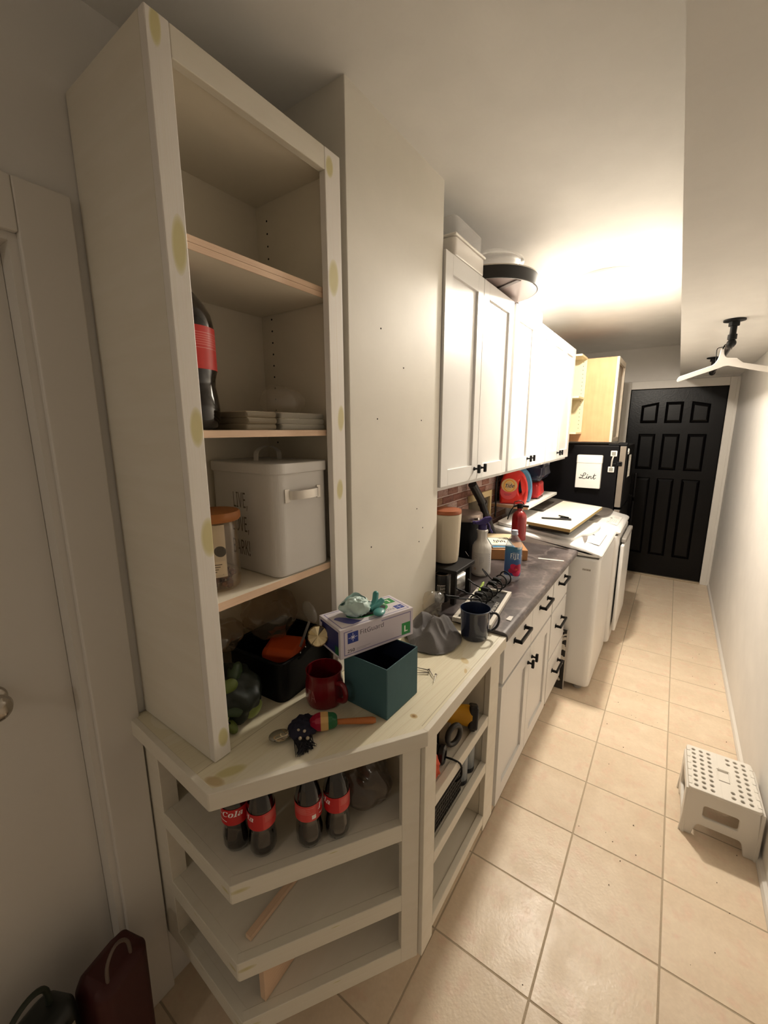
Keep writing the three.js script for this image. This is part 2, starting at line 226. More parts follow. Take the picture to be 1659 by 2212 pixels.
  part('back_panel', bx(-1.053, -1.041, 0.192, 0.858, -1.29, -0.45, 0), insideM, u);
  // corner stile on the angled side, front stiles and side panels
  { const d = V(B[0] - A[0], 0, B[1] - A[1]).normalize(); const g = bx(-0.045, 0.004, 0.19, 0.858, -0.016, 0.004, 0.002); xf(g, B[0], 0, B[1], 0, -Math.atan2(d.z, d.x), 0); part('stile', g, primeM, u); }
  part('stile', bx(-0.440, -0.421, 0.19, 0.858, -0.836, -0.775, 0.002), primeM, u); part('stile', bx(-0.440, -0.421, 0.19, 0.858, -1.302, -1.214, 0.002), primeM, u);
  part('partition', bx(-1.04, -0.441, 0.192, 0.858, -0.858, -0.842, 0), insideM, u); part('side_panel', bx(-1.04, -0.441, 0.192, 0.858, -1.300, -1.218, 0.001), insideM, u);
  for (const [y0, y1, f] of [[0.636, 0.654, 0.02], [0.449, 0.469, 0.024], [0.232, 0.25, 0.03]]) { part('bay_shelf', bx(-1.04, -0.442, y0, y1, -1.2178, -0.8582, 0.001), primeM, u); part('bay_rail', bx(-0.442, -0.4215, y0 - 0.012, y1 + 0.006, -1.2139, -0.8361, 0.002), primeM, u); }
  part('toe_board', slab([[-1.04, -0.56], [-0.80, -0.56], [-0.60, -0.86], [-0.56, -1.29], [-1.04, -1.29]], 0, 0.192, 0.001), primeM, u);
  rebase(u);
}
// ------------------------------------------------------------------ open tall cabinet standing on the worktop
{
  const c = thing('open_tall_cabinet', 'tall open-front white cabinet with adjustable shelves standing on the worktop', 'cabinet');
  const x0 = XL + 0.003, x1 = -0.745, z0 = -0.880, z1 = -0.423, y1 = 2.256;
  const sideM = primeM;
  part('side_panel', bx(x0, x1 - 0.019, WT + 0.0012, y1, z1 - 0.016, z1, 0.001), sideM, c); part('side_panel', bx(x0, x1 - 0.019, WT + 0.0012, y1, z0, z0 + 0.016, 0.001), insideM, c);
  part('inner_face', bx(x0 + 0.011, x1 - 0.0195, WT + 0.002, y1 - 0.036, z1 - 0.0175, z1 - 0.0158, 0), insideM, c);
  part('top_panel', bx(x0, x1 - 0.019, y1 - 0.035, y1 - 0.001, z0 + 0.0162, z1 - 0.0162, 0.001), insideM, c); part('back_panel', bx(x0, x0 + 0.01, WT + 0.0012, y1 - 0.03, z0 + 0.0162, z1 - 0.0162, 0), insideM, c);
  const stT = (sp) => canvasTex(64, 1024, (g, w, h) => { g.fillStyle = '#f6f2ea'; g.fillRect(0, 0, w, h); seed = 31 + sp.length; for (let i = 0; i < 160; i++) { g.strokeStyle = `rgba(214,200,170,${rr(0.04, 0.12)})`; g.lineWidth = rr(0.5, 1.5); const x = rr(0, w), y = rr(0, h); g.beginPath(); g.moveTo(x, y); g.lineTo(x + rr(-2, 2), y + rr(30, 200)); g.stroke(); }
    for (const [y, a, b, x] of sp) for (let k = 5; k > 0; k--) { g.fillStyle = 'rgba(203,196,120,0.20)'; g.beginPath(); g.ellipse(x * w, (1 - (y - WT) / (y1 - WT)) * h, a * (0.7 + k * 0.08), b * (0.7 + k * 0.08), 0.15, 0, 7); g.fill(); } });
  const stile = (za, zb, sp) => { const g = bx(x1 - 0.019, x1, WT + 0.0012, y1, za, zb, 0.002); const p = g.attributes.position, uv = g.attributes.uv; for (let i = 0; i < p.count; i++) uv.setXY(i, (zb - p.getZ(i)) / (zb - za), (p.getY(i) - WT) / (y1 - WT)); part('stile', g, M({ map: stT(sp), color: new THREE.Color(0.90, 0.88, 0.865), roughness: 0.45 }), c, 'primed face-frame stile with yellow filler patches'); };
  stile(-0.463, z1, [[1.925, 20, 34, 0.6], [1.615, 20, 26, 0.66], [1.40, 26, 28, 0.8], [2.235, 14, 20, 0.4], [0.95, 18, 16, 0.6]]); stile(z0, -0.826, [[1.98, 20, 30, 0.4], [1.64, 14, 24, 0.7], [1.45, 14, 20, 0.5], [2.22, 14, 16, 0.3]]);
  part('top_rail', bx(x1 - 0.019, x1 - 0.0003, 2.207, y1 - 0.0003, -0.826, -0.463, 0.002), primeM, c);
  const sh = (y0, ya, n) => { for (let k = 0; k < n; k++) { const a = y0 + k * 0.0125, b = a + (n > 1 ? 0.0118 : ya); const s = part('shelf', bx(x0 + 0.012, x1 - 0.023, a, b, z0 + 0.019, z1 - 0.019, 0.0006), insideM, c); part('edge_band', bx(x1 - 0.0235, x1 - 0.0215, a, b, z0 + 0.019, z1 - 0.019, 0), mapleM, s, 'bare maple front edge'); } };
  sh(1.934, 0, 2); sh(1.595, 0.015, 1); sh(1.227, 0.018, 1);
  const holes = []; for (const x of [-0.79, -1.0]) for (let y = 1.16; y < 2.2; y += 0.0318) { const g = new THREE.CylinderGeometry(0.0026, 0.0026, 0.0012, 8); holes.push(xf(g, x, y, z0 + 0.0162, Math.PI / 2, 0, 0)); }
  part('pin_holes', holes, holeM, c, 'two rows of dark shelf-pin holes');
  rebase(c);
}
// ------------------------------------------------------------------ fitted cabinets
function shaker(x, za, zb, ya, yb, w = 0.06) {                    // frame of a shaker door facing +x with its front at x
  const t = 0.019; return mg(bx(x - t, x, ya, yb, za, za + w, 0.0015), bx(x - t, x, ya, yb, zb - w, zb, 0.0015), bx(x - t, x, ya, ya + w + 0.006, za + w - 0.0005, zb - w + 0.0005, 0.0015), bx(x - t, x, yb - w - 0.006, yb, za + w - 0.0005, zb - w + 0.0005, 0.0015));
}
const knobG = (() => { const s = lathe([[0.0085, 0], [0.0085, 0.003], [0.005, 0.008], [0.0042, 0.014], [0.006, 0.020], [0.006, 0.023]], 16); s.rotateZ(-Math.PI / 2); return mg(s, bx(0.018, 0.030, -0.019, 0.019, -0.0075, 0.0075, 0.003, 2)); })();
const pullG = (() => { const L = 0.064, o = 0.034; return mg(bx(o - 0.011, o, -0.007, 0.007, -L - 0.012, L + 0.012, 0.003, 2), bx(0.0, o - 0.002, -0.0065, 0.0065, -L - 0.012, -L, 0.003), bx(0.0, o - 0.002, -0.0065, 0.0065, L, L + 0.012, 0.003), bx(0, 0.004, -0.010, 0.010, -L - 0.016, -L + 0.005, 0.0015), bx(0, 0.004, -0.010, 0.010, L - 0.005, L + 0.016, 0.0015)); })();
function shakerDoor(par, x, za, zb, ya, yb, kz, ky) { const d = part('door', shaker(x, za, zb, ya, yb), cabM, par); part('panel', bx(x - 0.017, x - 0.010, ya + 0.05, yb - 0.05, za + 0.05, zb - 0.05, 0), cabM, d); if (kz !== undefined) part('knob', knobG.clone().translate(x, ky, kz), blackMetal, d, 'matt black T-shaped knob'); return d; }
{
  const uf = -0.735, zs = [-1.428, -2.200, -2.985, -3.722];
  ['white two-door shaker wall cabinet next to the wall pier', 'white two-door shaker wall cabinet in the middle of the row of three', 'white two-door shaker wall cabinet at the fridge end of the row'].forEach((label, k) => {
    const c = thing('wall_cabinet', label, 'cabinet', 'white wall cabinets'), za = zs[k + 1] + (k < 2 ? 0.0007 : 0), zb = zs[k] - (k ? 0.0007 : 0.003), mid = k === 0 ? -1.79 : (za + zb) / 2;
    part('body', [bx(XL + 0.002, uf - 0.021, 1.384, 2.232, za, zb, 0.001), bx(uf - 0.06, uf - 0.022, 1.370, 1.384, za, zb, 0.001)], cabM, c);
    const e = k === 0 ? 0.022 : 0.012;
    shakerDoor(c, uf, mid + 0.0015, zb - (k === 0 ? 0.001 : 0.012), 1.388, 2.230, mid + 0.036, 1.438); shakerDoor(c, uf, za + e, mid - 0.0015, 1.388, 2.230, mid - 0.036, 1.438);
    rebase(c);
  });
  const bf = -0.446, bc = thing('base_cabinet', 'white base cabinet with two drawers over two shaker doors', 'cabinet');
  part('carcass', [bx(XL + 0.003, -0.468, 0.10, 0.874, -2.1855, -1.338, 0.001)], cabM, bc); part('toe_kick', bx(XL + 0.003, -0.535, 0, 0.10, -2.1855, -1.338, 0), cabM, bc);
  const drawer = (par, za, zb, ya, yb) => { const d = part('drawer', bx(bf - 0.020, bf, ya, yb, za, zb, 0.003, 2), cabM, par); part('handle', pullG.clone().translate(bf, (ya + yb) / 2 + 0.028, (za + zb) / 2), blackMetal, d, 'matt black bar pull'); };
  drawer(bc, -1.797, -1.424, 0.652, 0.862); drawer(bc, -2.176, -1.800, 0.652, 0.862);
  shakerDoor(bc, bf, -1.797, -1.418, 0.103, 0.640, -1.768, 0.575); shakerDoor(bc, bf, -2.176, -1.800, 0.103, 0.640, -1.83, 0.575); rebase(bc);
  const dc = thing('drawer_cabinet', 'narrow white base cabinet of three drawers beside the washing machine', 'cabinet');
  part('carcass', bx(XL + 0.003, -0.468, 0.10, 0.874, -2.5555, -2.1875, 0.001), cabM, dc); part('toe_kick', bx(XL + 0.003, -0.535, 0, 0.10, -2.5555, -2.1875, 0), cabM, dc);
  for (const [ya, yb] of [[0.652, 0.862], [0.372, 0.640], [0.103, 0.360]]) drawer(dc, -2.546, -2.196, ya, yb); rebase(dc);
  const lam = dataTex(512, (u, v) => { const a = fbm(u, v, 4, 5), b = fbm(u + 0.3, v + 0.6, 7, 5), r = Math.pow(1 - Math.abs(2 * fbm(u + a * 0.15, v + b * 0.15, 5, 4) - 1), 9), s = fbm(u, v, 60, 2); let c = mix([52, 46, 46], [108, 98, 96], Math.min(1, Math.max(0, (a - 0.3) * 1.6))); c = mix(c, [150, 138, 132], r * 0.5); c = mix(c, [38, 33, 34], Math.max(0, b - 0.55) * 2); return c.map((x) => x + (s - 0.5) * 22); });
  const ct = (() => { const s = new THREE.Shape(); s.moveTo(0.003 + XL, 0.876); s.lineTo(-0.424, 0.876); s.quadraticCurveTo(-0.408, 0.877, -0.408, 0.893); s.quadraticCurveTo(-0.408, 0.913, -0.43, 0.914); s.lineTo(XL + 0.003, 0.914); const g = new THREE.ExtrudeGeometry(s, { depth: 2.572 - 1.338, bevelEnabled: true, bevelSize: 0.003, bevelThickness: 0.003, bevelOffset: -0.003, bevelSegments: 2, curveSegments: 12 }); g.translate(0, 0, -2.569); return boxUV(g); })();
  one('laminate_countertop', 'dark grey marbled laminate countertop with a rounded front edge', 'countertop', ct, M({ map: rep(lam, 1.7), roughness: 0.34, bumpMap: rep(fineBump, 4), bumpScale: 0.0002 }));
}
// brick-effect splashback behind the counter
{
  const w = structG('wall_brick', 'brown and pink brick-pattern splashback behind the counter', 'splashback');
  part('mortar', bx(XL + 0.0005, XL + 0.004, 0.9145, 1.383, -3.2, -1.43, 0), M({ color: new THREE.Color(0.55, 0.44, 0.40), roughness: 0.8, bumpMap: rep(fineBump, 5), bumpScale: 0.0006 }), w, 'pale pink mortar');
  const bm = [[[120, 78, 66], [160, 118, 104]], [[150, 112, 102], [186, 156, 146]], [[104, 62, 50], [146, 98, 84]], [[168, 138, 130], [190, 166, 158]], [[134, 96, 70], [164, 128, 104]]].map(([a, b], k) => M({ map: dataTex(64, (u, v) => { const n = fbm(u + k * 0.3, v, 4, 4), e = fbm(u, v + k * 0.2, 12, 2); return mix(mix(a, b, n), [78, 46, 38], Math.max(0, e - 0.6) * 2.4); }), roughness: 0.8, bumpMap: rep(fineBump, 1), bumpScale: 0.0006 }));
  const BL = 0.128, BH = 0.0405, geos = [0, 1].map((k) => { const g = new RoundedBoxGeometry(0.006, BH, k ? BL / 2 - 0.006 : BL - 0.006, 1, 0.0022); return g; });
  for (let r = 0; r < 10; r++) { const y = 0.9145 + 0.022 + r * 0.0462; for (let k = 0; k < 13; k++) { const z = -1.50 - k * BL - (r % 2 ? BL / 2 : 0); if (z < -3.12) continue; const m = part('brick', geos[0], bm[Math.floor(rnd() * 5)], w); m.position.set(XL + 0.0045, y, z + rr(-0.002, 0.002)); if (rnd() < 0.5) m.rotation.x = Math.PI; } }
}
// ------------------------------------------------------------------ laundry end: machines, fridge, cabinets, shelf
function machine(name, label, z0, z1, xf0, dryer) {
  const m = thing(name, label, dryer ? 'dryer' : 'washing machine');
  const body = ext(rshape(-0.985, -z1, xf0, -z0, 0.045), 0.80, 0.012, { curveSegments: 10, bevelSegments: 3 }); body.rotateX(-Math.PI / 2); body.scale(1, 1, 1); body.translate(0, 0.056, 0);
  const enamel = M({ color: new THREE.Color(0.74, 0.725, 0.70), roughness: 0.3 });
  const flip = (g) => { return g; };
  part('body', body, enamel, m);
  for (const x of [-0.92, xf0 - 0.07]) for (const z of [z0 + 0.07, z1 - 0.07]) part('foot', lathe([[0, 0], [0.024, 0], [0.026, 0.006], [0.016, 0.012], [0.014, 0.05], [0, 0.05]], 24), M({ color: 0xb5b0a8, roughness: 0.5 }), m).position.set(x, 0, z);
  const prof = new THREE.Shape(); prof.moveTo(-0.985, 0.874); prof.lineTo(xf0 - 0.03, 0.874); prof.quadraticCurveTo(xf0 + 0.004, 0.876, xf0 + 0.004, 0.892); prof.quadraticCurveTo(xf0, 0.906, xf0 - 0.03, 0.913); prof.lineTo(-0.41, 0.938); prof.quadraticCurveTo(-0.6, 0.962, -0.93, 0.985); prof.quadraticCurveTo(-0.985, 0.985, -0.985, 0.95);
  const deck = new THREE.ExtrudeGeometry(prof, { depth: z1 - z0 - 0.05, bevelEnabled: true, bevelSize: 0.02, bevelThickness: 0.025, bevelOffset: -0.02, bevelSegments: 5, curveSegments: 10 }); deck.translate(0, 0, z0 + 0.025);
  part('top_deck', toCreasedNormals(deck, 0.6), M({ color: new THREE.Color(0.80, 0.79, 0.77), roughness: 0.25 }), m);
  part('seam', bx(-0.97, xf0 - 0.012, 0.865, 0.875, z0 + 0.014, z1 - 0.014, 0.004), M({ color: 0x6f6a64, roughness: 0.7 }), m);
  // lid, following the slope
  const y = (x) => x > -0.41 ? 0.938 - (x + 0.41) * 0.22 : 0.938 + (-0.41 - x) * 0.1;
  const lidS = new THREE.Shape(); const za = -z1 + 0.05, zb = -z0 - 0.05; lidS.moveTo(-0.93, za + 0.04); lidS.quadraticCurveTo(-0.93, za, -0.89, za); lidS.lineTo(-0.50, za); lidS.bezierCurveTo(-0.42, za + 0.01, -0.46, za + 0.10, -0.415, za + 0.2); lidS.bezierCurveTo(-0.37, za + 0.3, -0.375, zb - 0.18, -0.375, zb - 0.04); lidS.quadraticCurveTo(-0.38, zb, -0.42, zb); lidS.lineTo(-0.89, zb); lidS.quadraticCurveTo(-0.93, zb, -0.93, zb - 0.04);
  const lid = ext(lidS, 0.012, 0.004, { bevelSegments: 2 }); lid.rotateX(-Math.PI / 2); { const p = lid.attributes.position; for (let i = 0; i < p.count; i++) { p.setY(i, p.getY(i) + y(p.getX(i)) + 0.004); } } lid.computeVertexNormals();
  const gr = dataTex(128, (u, v) => { const s = fbm(u, v, 64, 2), a = fbm(u, v, 5, 3); return mix([84, 79, 74], [116, 110, 103], 0.5 * a + 0.5 * s); });
  part('lid', boxUV(toCreasedNormals(lid, 0.5)), dryer ? M({ map: rep(gr, 3), roughness: 0.35 }) : M({ color: new THREE.Color(0.76, 0.75, 0.73), roughness: 0.25 }), m, dryer ? 'greyish speckled lid' : undefined);
  // control panel print
  const ctl = canvasTex(256, 512, (g, w, h) => { g.fillStyle = '#e9e6e0'; g.fillRect(0, 0, w, h); g.fillStyle = '#1c1c20'; g.fillRect(40, 170, 46, 34); g.fillStyle = '#8d8a86'; seed = dryer ? 3 : 4; for (let i = 0; i < 7; i++) for (let j = 0; j < 4; j++) { g.fillStyle = ['#6a6764', '#8f8c88', '#4f4d4b'][Math.floor(rnd() * 3)]; const x = 60 + j * 40 + rr(-6, 6), yy = 235 + i * 26; g.fillRect(x, yy, rr(10, 24), 7); } for (let i = 0; i < 6; i++) { g.beginPath(); g.arc(120 + (i % 3) * 36, 60 + Math.floor(i / 3) * 50, 11, 0, 7); g.strokeStyle = '#6f6c69'; g.lineWidth = 3; g.stroke(); g.fillStyle = '#8a8783'; g.fillRect(110 + (i % 3) * 36, 82 + Math.floor(i / 3) * 50, 20, 5); } g.fillStyle = '#4a4846'; g.fillRect(30, 420, 40, 14); g.fillRect(84, 424, 22, 9); });
  const cp = new THREE.PlaneGeometry(0.085, 0.34); cp.rotateX(-Math.PI / 2); cp.rotateZ(-0.165); cp.rotateY(0); part('control_panel', xf(cp, xf0 - 0.075, y(xf0 - 0.075) + 0.0022, (z0 + z1) / 2 + 0.03), M({ map: ctl, roughness: 0.3 }), m, 'pale control panel with small grey button legends');
  return m;
}
{
  const w = machine('washing_machine', 'white top-loading washing machine next to the drawer cabinet, board lying on it', -3.262, -2.582, -0.285, false);
  const lens = new THREE.Shape(); lens.moveTo(0, 0); lens.quadraticCurveTo(0.02, 0.14, 0.0, 0.28); lens.quadraticCurveTo(-0.045, 0.2, 0, 0); const lg = ext(lens, 0.012, 0.003); lg.rotateX(-Math.PI / 2); xf(lg, -0.392, 0.925, -2.67, 0, 0.12, -0.1); part('lid_grip', lg, M({ color: 0x77706c, roughness: 0.3 }), w, 'grey crescent lid grip');
  print('badge', canvasTex(256, 64, (g) => { g.fillStyle = '#cdc7be'; g.fillRect(0, 0, 256, 64); g.fillStyle = '#7d776f'; for (const [x, w, h] of [[8, 22, 40], [38, 14, 40], [60, 28, 30], [98, 20, 40], [128, 16, 30], [152, 30, 40], [192, 14, 30], [214, 32, 40]]) g.fillRect(x, 54 - h, w, h); }), 0.045, 0.014, [-0.355, 0.80, -2.5815], [0, 0, 0], w);
  rebase(w);
  const d = machine('clothes_dryer', 'white dryer with a grey lid beside the fridge', -3.945, -3.272, -0.262, true);
  part('door', bx(-0.252, -0.228, 0.14, 0.80, -3.88, -3.30, 0.02, 4), M({ color: new THREE.Color(0.76, 0.75, 0.73), roughness: 0.3 }), d); part('door_grip', bx(-0.253, -0.222, 0.808, 0.84, -3.86, -3.34, 0.008, 3), M({ color: 0x8f8a84, roughness: 0.35 }), d, 'grey strip above the dryer door');
  rebase(d);
  // board and black tray on the washer
  const yb = 1.016, bp = [[-0.738, -2.630], [-0.457, -2.550], [-0.410, -3.455], [-0.713, -3.580]];
  one('dark_tray', 'thin dark tray under the cream board on the washing machine', 'tray', (() => { const g = slab([[-0.725, -2.65], [-0.468, -2.585], [-0.43, -3.24], [-0.70, -3.24]], 0.9935, yb - 0.0005, 0.004); return g; })(), M({ color: 0x242018, roughness: 0.6 }));
  const b = thing('shelf_board', 'cream laminated shelf board with yellowish edges lying across the washer and dryer', 'board');
  part('board', slab(bp, yb, yb + 0.019, 0.001), M({ color: 0xb39a62, roughness: 0.6 }), b); part('laminate_face', slab(bp.map(([x, z]) => [x, z]), yb + 0.0188, yb + 0.0198, 0), M({ color: new THREE.Color(0.70, 0.65, 0.53), roughness: 0.4 }), b, 'cream laminate face'); rebase(b);
  one('green_packet', 'small folded green packet sticking out from under the cream board', 'packet', slab([[-0.72, -3.53], [-0.645, -3.54], [-0.65, -3.635], [-0.725, -3.63]], 1.004, 1.0155, 0.001), M({ color: 0x86a84e, roughness: 0.6 }));
  const t = thing('black_bracket', 'flat black metal latch bracket lying on the cream board', 'bracket', null, [-0.585, yb + 0.0208, -2.80], 0.30);
  const s = new THREE.Shape(); s.moveTo(-0.085, -0.012); s.absarc(-0.085, 0, 0.012, -Math.PI / 2, Math.PI / 2, true); s.lineTo(-0.085, 0.012); s.lineTo(0.0, 0.010); s.quadraticCurveTo(0.022, 0.02, 0.022, 0.055); s.lineTo(0.03, 0.07); s.lineTo(0.085, 0.018); s.lineTo(0.083, -0.018); for (const [x, y, r] of [[-0.085, 0, 0.005], [0.066, -0.003, 0.008], [0.042, 0.022, 0.009]]) { const h = new THREE.Path(); h.absarc(x, y, r, 0, Math.PI * 2, false); s.holes.push(h); }
  const g = ext(s, 0.005, 0.001); g.rotateX(-Math.PI / 2); part('plate', g.translate(0, 0.001, 0), blackMetal, t); const bl = bx(0.02, 0.10, 0.003, 0.012, -0.003, 0.003, 0.001); part('blade', xf(bl, 0.0, 0.004, -0.085, 0, -0.80, 0), M({ color: 0x3a3d3c, roughness: 0.4, metalness: 0.6 }), t);
}
// fridge
{
  const f = thing('refrigerator', 'black two-door refrigerator beside the dryer', 'refrigerator'), z1 = -3.952, z0 = -4.63, bk = MP({ color: 0x070609, roughness: 0.42, specularIntensity: 0.4, bumpMap: rep(fineBump, 8), bumpScale: 0.0003 }), dk = MP({ color: 0x070607, roughness: 0.35, specularIntensity: 0.4 });
  part('cabinet', bx(-1.03, -0.386, 0.03, 1.478, z0, z1, 0.008, 2), bk, f);
  for (const [a, b] of [[0.06, 0.945], [0.957, 1.478]]) { const d = part('door', bx(-0.378, -0.328, a, b, z0, z1, 0.008, 2), dk, f); part('door_edge', bx(-0.380, -0.337, a + 0.006, b - 0.006, z1 - 0.002, z1 + 0.0015, 0.0005), M({ color: 0x8d8378, roughness: 0.45, metalness: 0.5 }), d, 'grey metal edge of the door'); part('door_handle', [bx(-0.328, -0.285, b > 1 ? 0.97 : 0.70, b > 1 ? 0.99 : 0.72, z0 + 0.04, z0 + 0.06, 0.004), bx(-0.298, -0.28, b > 1 ? 0.97 : 0.5, b > 1 ? 1.2 : 0.935, z0 + 0.04, z0 + 0.062, 0.006)], dk, d); }
  part('hinge_cover', [bx(-0.47, -0.332, 1.478, 1.492, z1 - 0.05, z1 + 0.002, 0.004), bx(-0.40, -0.33, 1.478, 1.502, z1 - 0.10, z1 - 0.02, 0.006)], blackPlastic, f); part('feet', bx(-1.0, -0.36, 0, 0.032, z0 + 0.03, z1 - 0.03, 0.002), blackPlastic, f);
  rebase(f);
  const l = thing('lint_bin', 'white magnetic lint box with black script hung on the fridge side', 'box');
  const lx0 = -0.697, lx1 = -0.497, zb = z1 + 0.002;
  part('box', bx(lx0 + 0.003, lx1 - 0.003, 1.113, 1.388, zb, zb + 0.05, 0.004, 2), M({ color: new THREE.Color(0.80, 0.775, 0.73), roughness: 0.35 }), l);
  part('lid', [bx(lx0, lx1, 1.322, 1.396, zb, zb + 0.054, 0.012, 3)], M({ color: new THREE.Color(0.82, 0.80, 0.755), roughness: 0.35 }), l);
  print('lettering', canvasTex(512, 256, (g) => {
    g.clearRect(0, 0, 512, 256); g.strokeStyle = '#18201c'; g.lineCap = 'round'; g.lineJoin = 'round'; g.lineWidth = 17;
    g.beginPath(); g.moveTo(70, 96); g.bezierCurveTo(60, 150, 190, 130, 200, 70); g.bezierCurveTo(205, 26, 150, 30, 140, 80); g.bezierCurveTo(128, 150, 128, 200, 60, 204); g.bezierCurveTo(10, 204, 30, 168, 70, 182); g.bezierCurveTo(130, 204, 170, 226, 214, 190); g.stroke();
    g.beginPath(); g.moveTo(214, 190); g.bezierCurveTo(236, 160, 240, 140, 242, 124); g.bezierCurveTo(236, 170, 226, 214, 262, 196); g.bezierCurveTo(286, 176, 290, 150, 296, 130); g.lineTo(284, 206); g.bezierCurveTo(300, 140, 356, 110, 350, 150); g.bezierCurveTo(346, 180, 334, 214, 368, 200); g.bezierCurveTo(400, 180, 420, 130, 438, 62); g.bezierCurveTo(420, 130, 404, 204, 424, 208); g.bezierCurveTo(446, 208, 456, 190, 468, 176); g.stroke();
    g.beginPath(); g.moveTo(404, 116); g.lineTo(474, 100); g.stroke(); g.beginPath(); g.arc(252, 92, 5, 0, 7); g.stroke();
  }), 0.15, 0.075, [(lx0 + lx1) / 2 - 0.002, 1.218, zb + 0.0506], [0, 0, 0], l, { transparent: true });
  rebase(l);
  const k = thing('magnet_strap', 'white strap latch with two square pads stuck on the fridge side', 'latch');
  for (const [x, y] of [[-0.422, 1.411], [-0.432, 1.278]]) { const p = part('pad', bx(x - 0.024, x + 0.024, y - 0.024, y + 0.024, zb, zb + 0.012, 0.008, 3), whitePlastic, k); part('pad_face', bx(x - 0.015, x + 0.015, y - 0.015, y + 0.015, zb + 0.011, zb + 0.0135, 0.004), M({ color: 0x8b8a82, roughness: 0.5 }), p, 'grey pad centre'); }
  part('strap', tube([[-0.423, 1.39, zb + 0.012], [-0.428, 1.36, zb + 0.022], [-0.43, 1.33, zb + 0.022], [-0.432, 1.30, zb + 0.012]], 0.006, 16), M({ color: 0xb9b5ab, roughness: 0.5 }), k); rebase(k);
  const h = thing('wall_hook', 'small black hook stuck on the fridge side by the door edge', 'hook'); part('plate', bx(-0.395, -0.355, 1.31, 1.345, z1 + 0.002, z1 + 0.012, 0.006, 2), blackPlastic, h); part('peg', [bar([-0.37, 1.335, z1 + 0.01], [-0.37, 1.345, z1 + 0.04], 0.006), bar([-0.40, 1.325, z1 + 0.012], [-0.42, 1.325, z1 + 0.012], 0.006)], blackPlastic, h); rebase(h);
  one('paper_note', 'white printed paper stuck on the fridge front', 'paper', (() => { const g = new THREE.PlaneGeometry(0.2, 0.19, 10, 1); const p = g.attributes.position; for (let i = 0; i < p.count; i++) p.setZ(i, 0.004 + 0.006 * Math.pow(p.getX(i) / 0.1, 2)); g.computeVertexNormals(); return xf(g, -0.327, 1.30, -4.13, 0, Math.PI / 2, 0); })(), M({ map: canvasTex(256, 256, (g) => { g.fillStyle = '#ece8e0'; g.fillRect(0, 0, 256, 256); g.fillStyle = '#9a958d'; for (let i = 0; i < 12; i++) g.fillRect(22, 26 + i * 18, 90 + (i * 37) % 110, 5); }), roughness: 0.7 }));
  one('flower_magnet', 'small white flower magnet on the fridge front', 'magnet', mg(...[0, 1, 2, 3, 4].map((i) => new THREE.SphereGeometry(0.012, 10, 8).scale(0.5, 1, 1).translate(-0.323, 1.43 + 0.014 * Math.sin(i * 1.257), -4.0 + 0.014 * Math.cos(i * 1.257)))), whitePlastic);
}
// unpainted cabinets over the dryer and the fridge
{
  const ply = dataTex(256, (u, v) => { const g = fbm(u, (v * 2) % 1, 6, 5), s = fbm((u * 8) % 1, v, 8, 3); return mix([206, 150, 104], [226, 176, 128], 0.6 * g + 0.4 * s); });
  const plyM = M({ map: rep(ply, 1.5, 1), roughness: 0.6 }), paleM = M({ color: new THREE.Color(0.72, 0.63, 0.40), roughness: 0.6 });
  const o = thing('open_wall_cabinet', 'small pale open wall cabinet without doors above the dryer', 'cabinet');
  const x0 = XL + 0.003, x1 = -0.693, za = -3.985, zb = -3.726;
  part('side_panel', bx(x0, x1, 1.572, 2.20, za, za + 0.015, 0.001), paleM, o); part('side_panel', bx(x0, x1 - 0.07, 1.572, 2.20, zb - 0.015, zb, 0.001), paleM, o); part('back_panel', bx(x0, x0 + 0.008, 1.572, 2.20, za + 0.015, zb - 0.015, 0), paleM, o);
  for (const y of [1.572, 1.86, 2.185]) part('shelf', bx(x0 + 0.008, x1, y, y + 0.015, za + 0.015, zb - 0.015, 0.001), paleM, o);
  const hs = []; for (const x of [-0.72, -0.98]) for (let y = 1.62; y < 2.17; y += 0.032) hs.push(xf(new THREE.CylinderGeometry(0.003, 0.003, 0.001, 8), x, y, za + 0.0155, Math.PI / 2, 0, 0)); part('pin_holes', hs, holeM, o, 'rows of dark shelf-pin holes'); rebase(o);
  const c = thing('fridge_cabinet', 'unpainted orange plywood cabinet above the fridge with an open front', 'cabinet');
  const c0 = -4.46, c1 = -3.988, xf1 = -0.474;
  part('side_panel', bx(x0, xf1, 1.505, 2.192, c1 - 0.016, c1, 0.001), plyM, c, 'orange plywood side'); part('side_panel', bx(x0, xf1, 1.505, 2.192, c0, c0 + 0.016, 0.001), insideM, c); part('top_panel', bx(x0, xf1, 2.176, 2.192, c0 + 0.016, c1 - 0.016, 0.001), plyM, c); part('bottom_panel', bx(x0, xf1, 1.505, 1.521, c0 + 0.016, c1 - 0.016, 0.001), paleM, c); part('back_panel', bx(x0, x0 + 0.008, 1.521, 2.176, c0 + 0.016, c1 - 0.016, 0), paleM, c);
  const fr = M({ color: new THREE.Color(0.76, 0.66, 0.52), roughness: 0.55 });
  part('stile', bx(xf1, xf1 + 0.019, 1.505, 2.192, c1 - 0.036, c1, 0.001), fr, c, 'pale face-frame stile'); part('stile', bx(xf1, xf1 + 0.019, 1.505, 2.192, c0, c0 + 0.036, 0.001), fr, c); part('rail', bx(xf1, xf1 + 0.019, 2.15, 2.192, c0 + 0.036, c1 - 0.036, 0.001), fr, c); part('rail', bx(xf1, xf1 + 0.019, 1.505, 1.54, c0 + 0.036, c1 - 0.036, 0.001), fr, c);
  const h2 = []; for (let y = 1.6; y < 2.1; y += 0.09) h2.push(xf(new THREE.CylinderGeometry(0.004, 0.004, 0.001, 8), -0.60, y, c0 + 0.0165, Math.PI / 2, 0, 0)); part('pin_holes', h2, holeM, c);
  rebase(c);
}
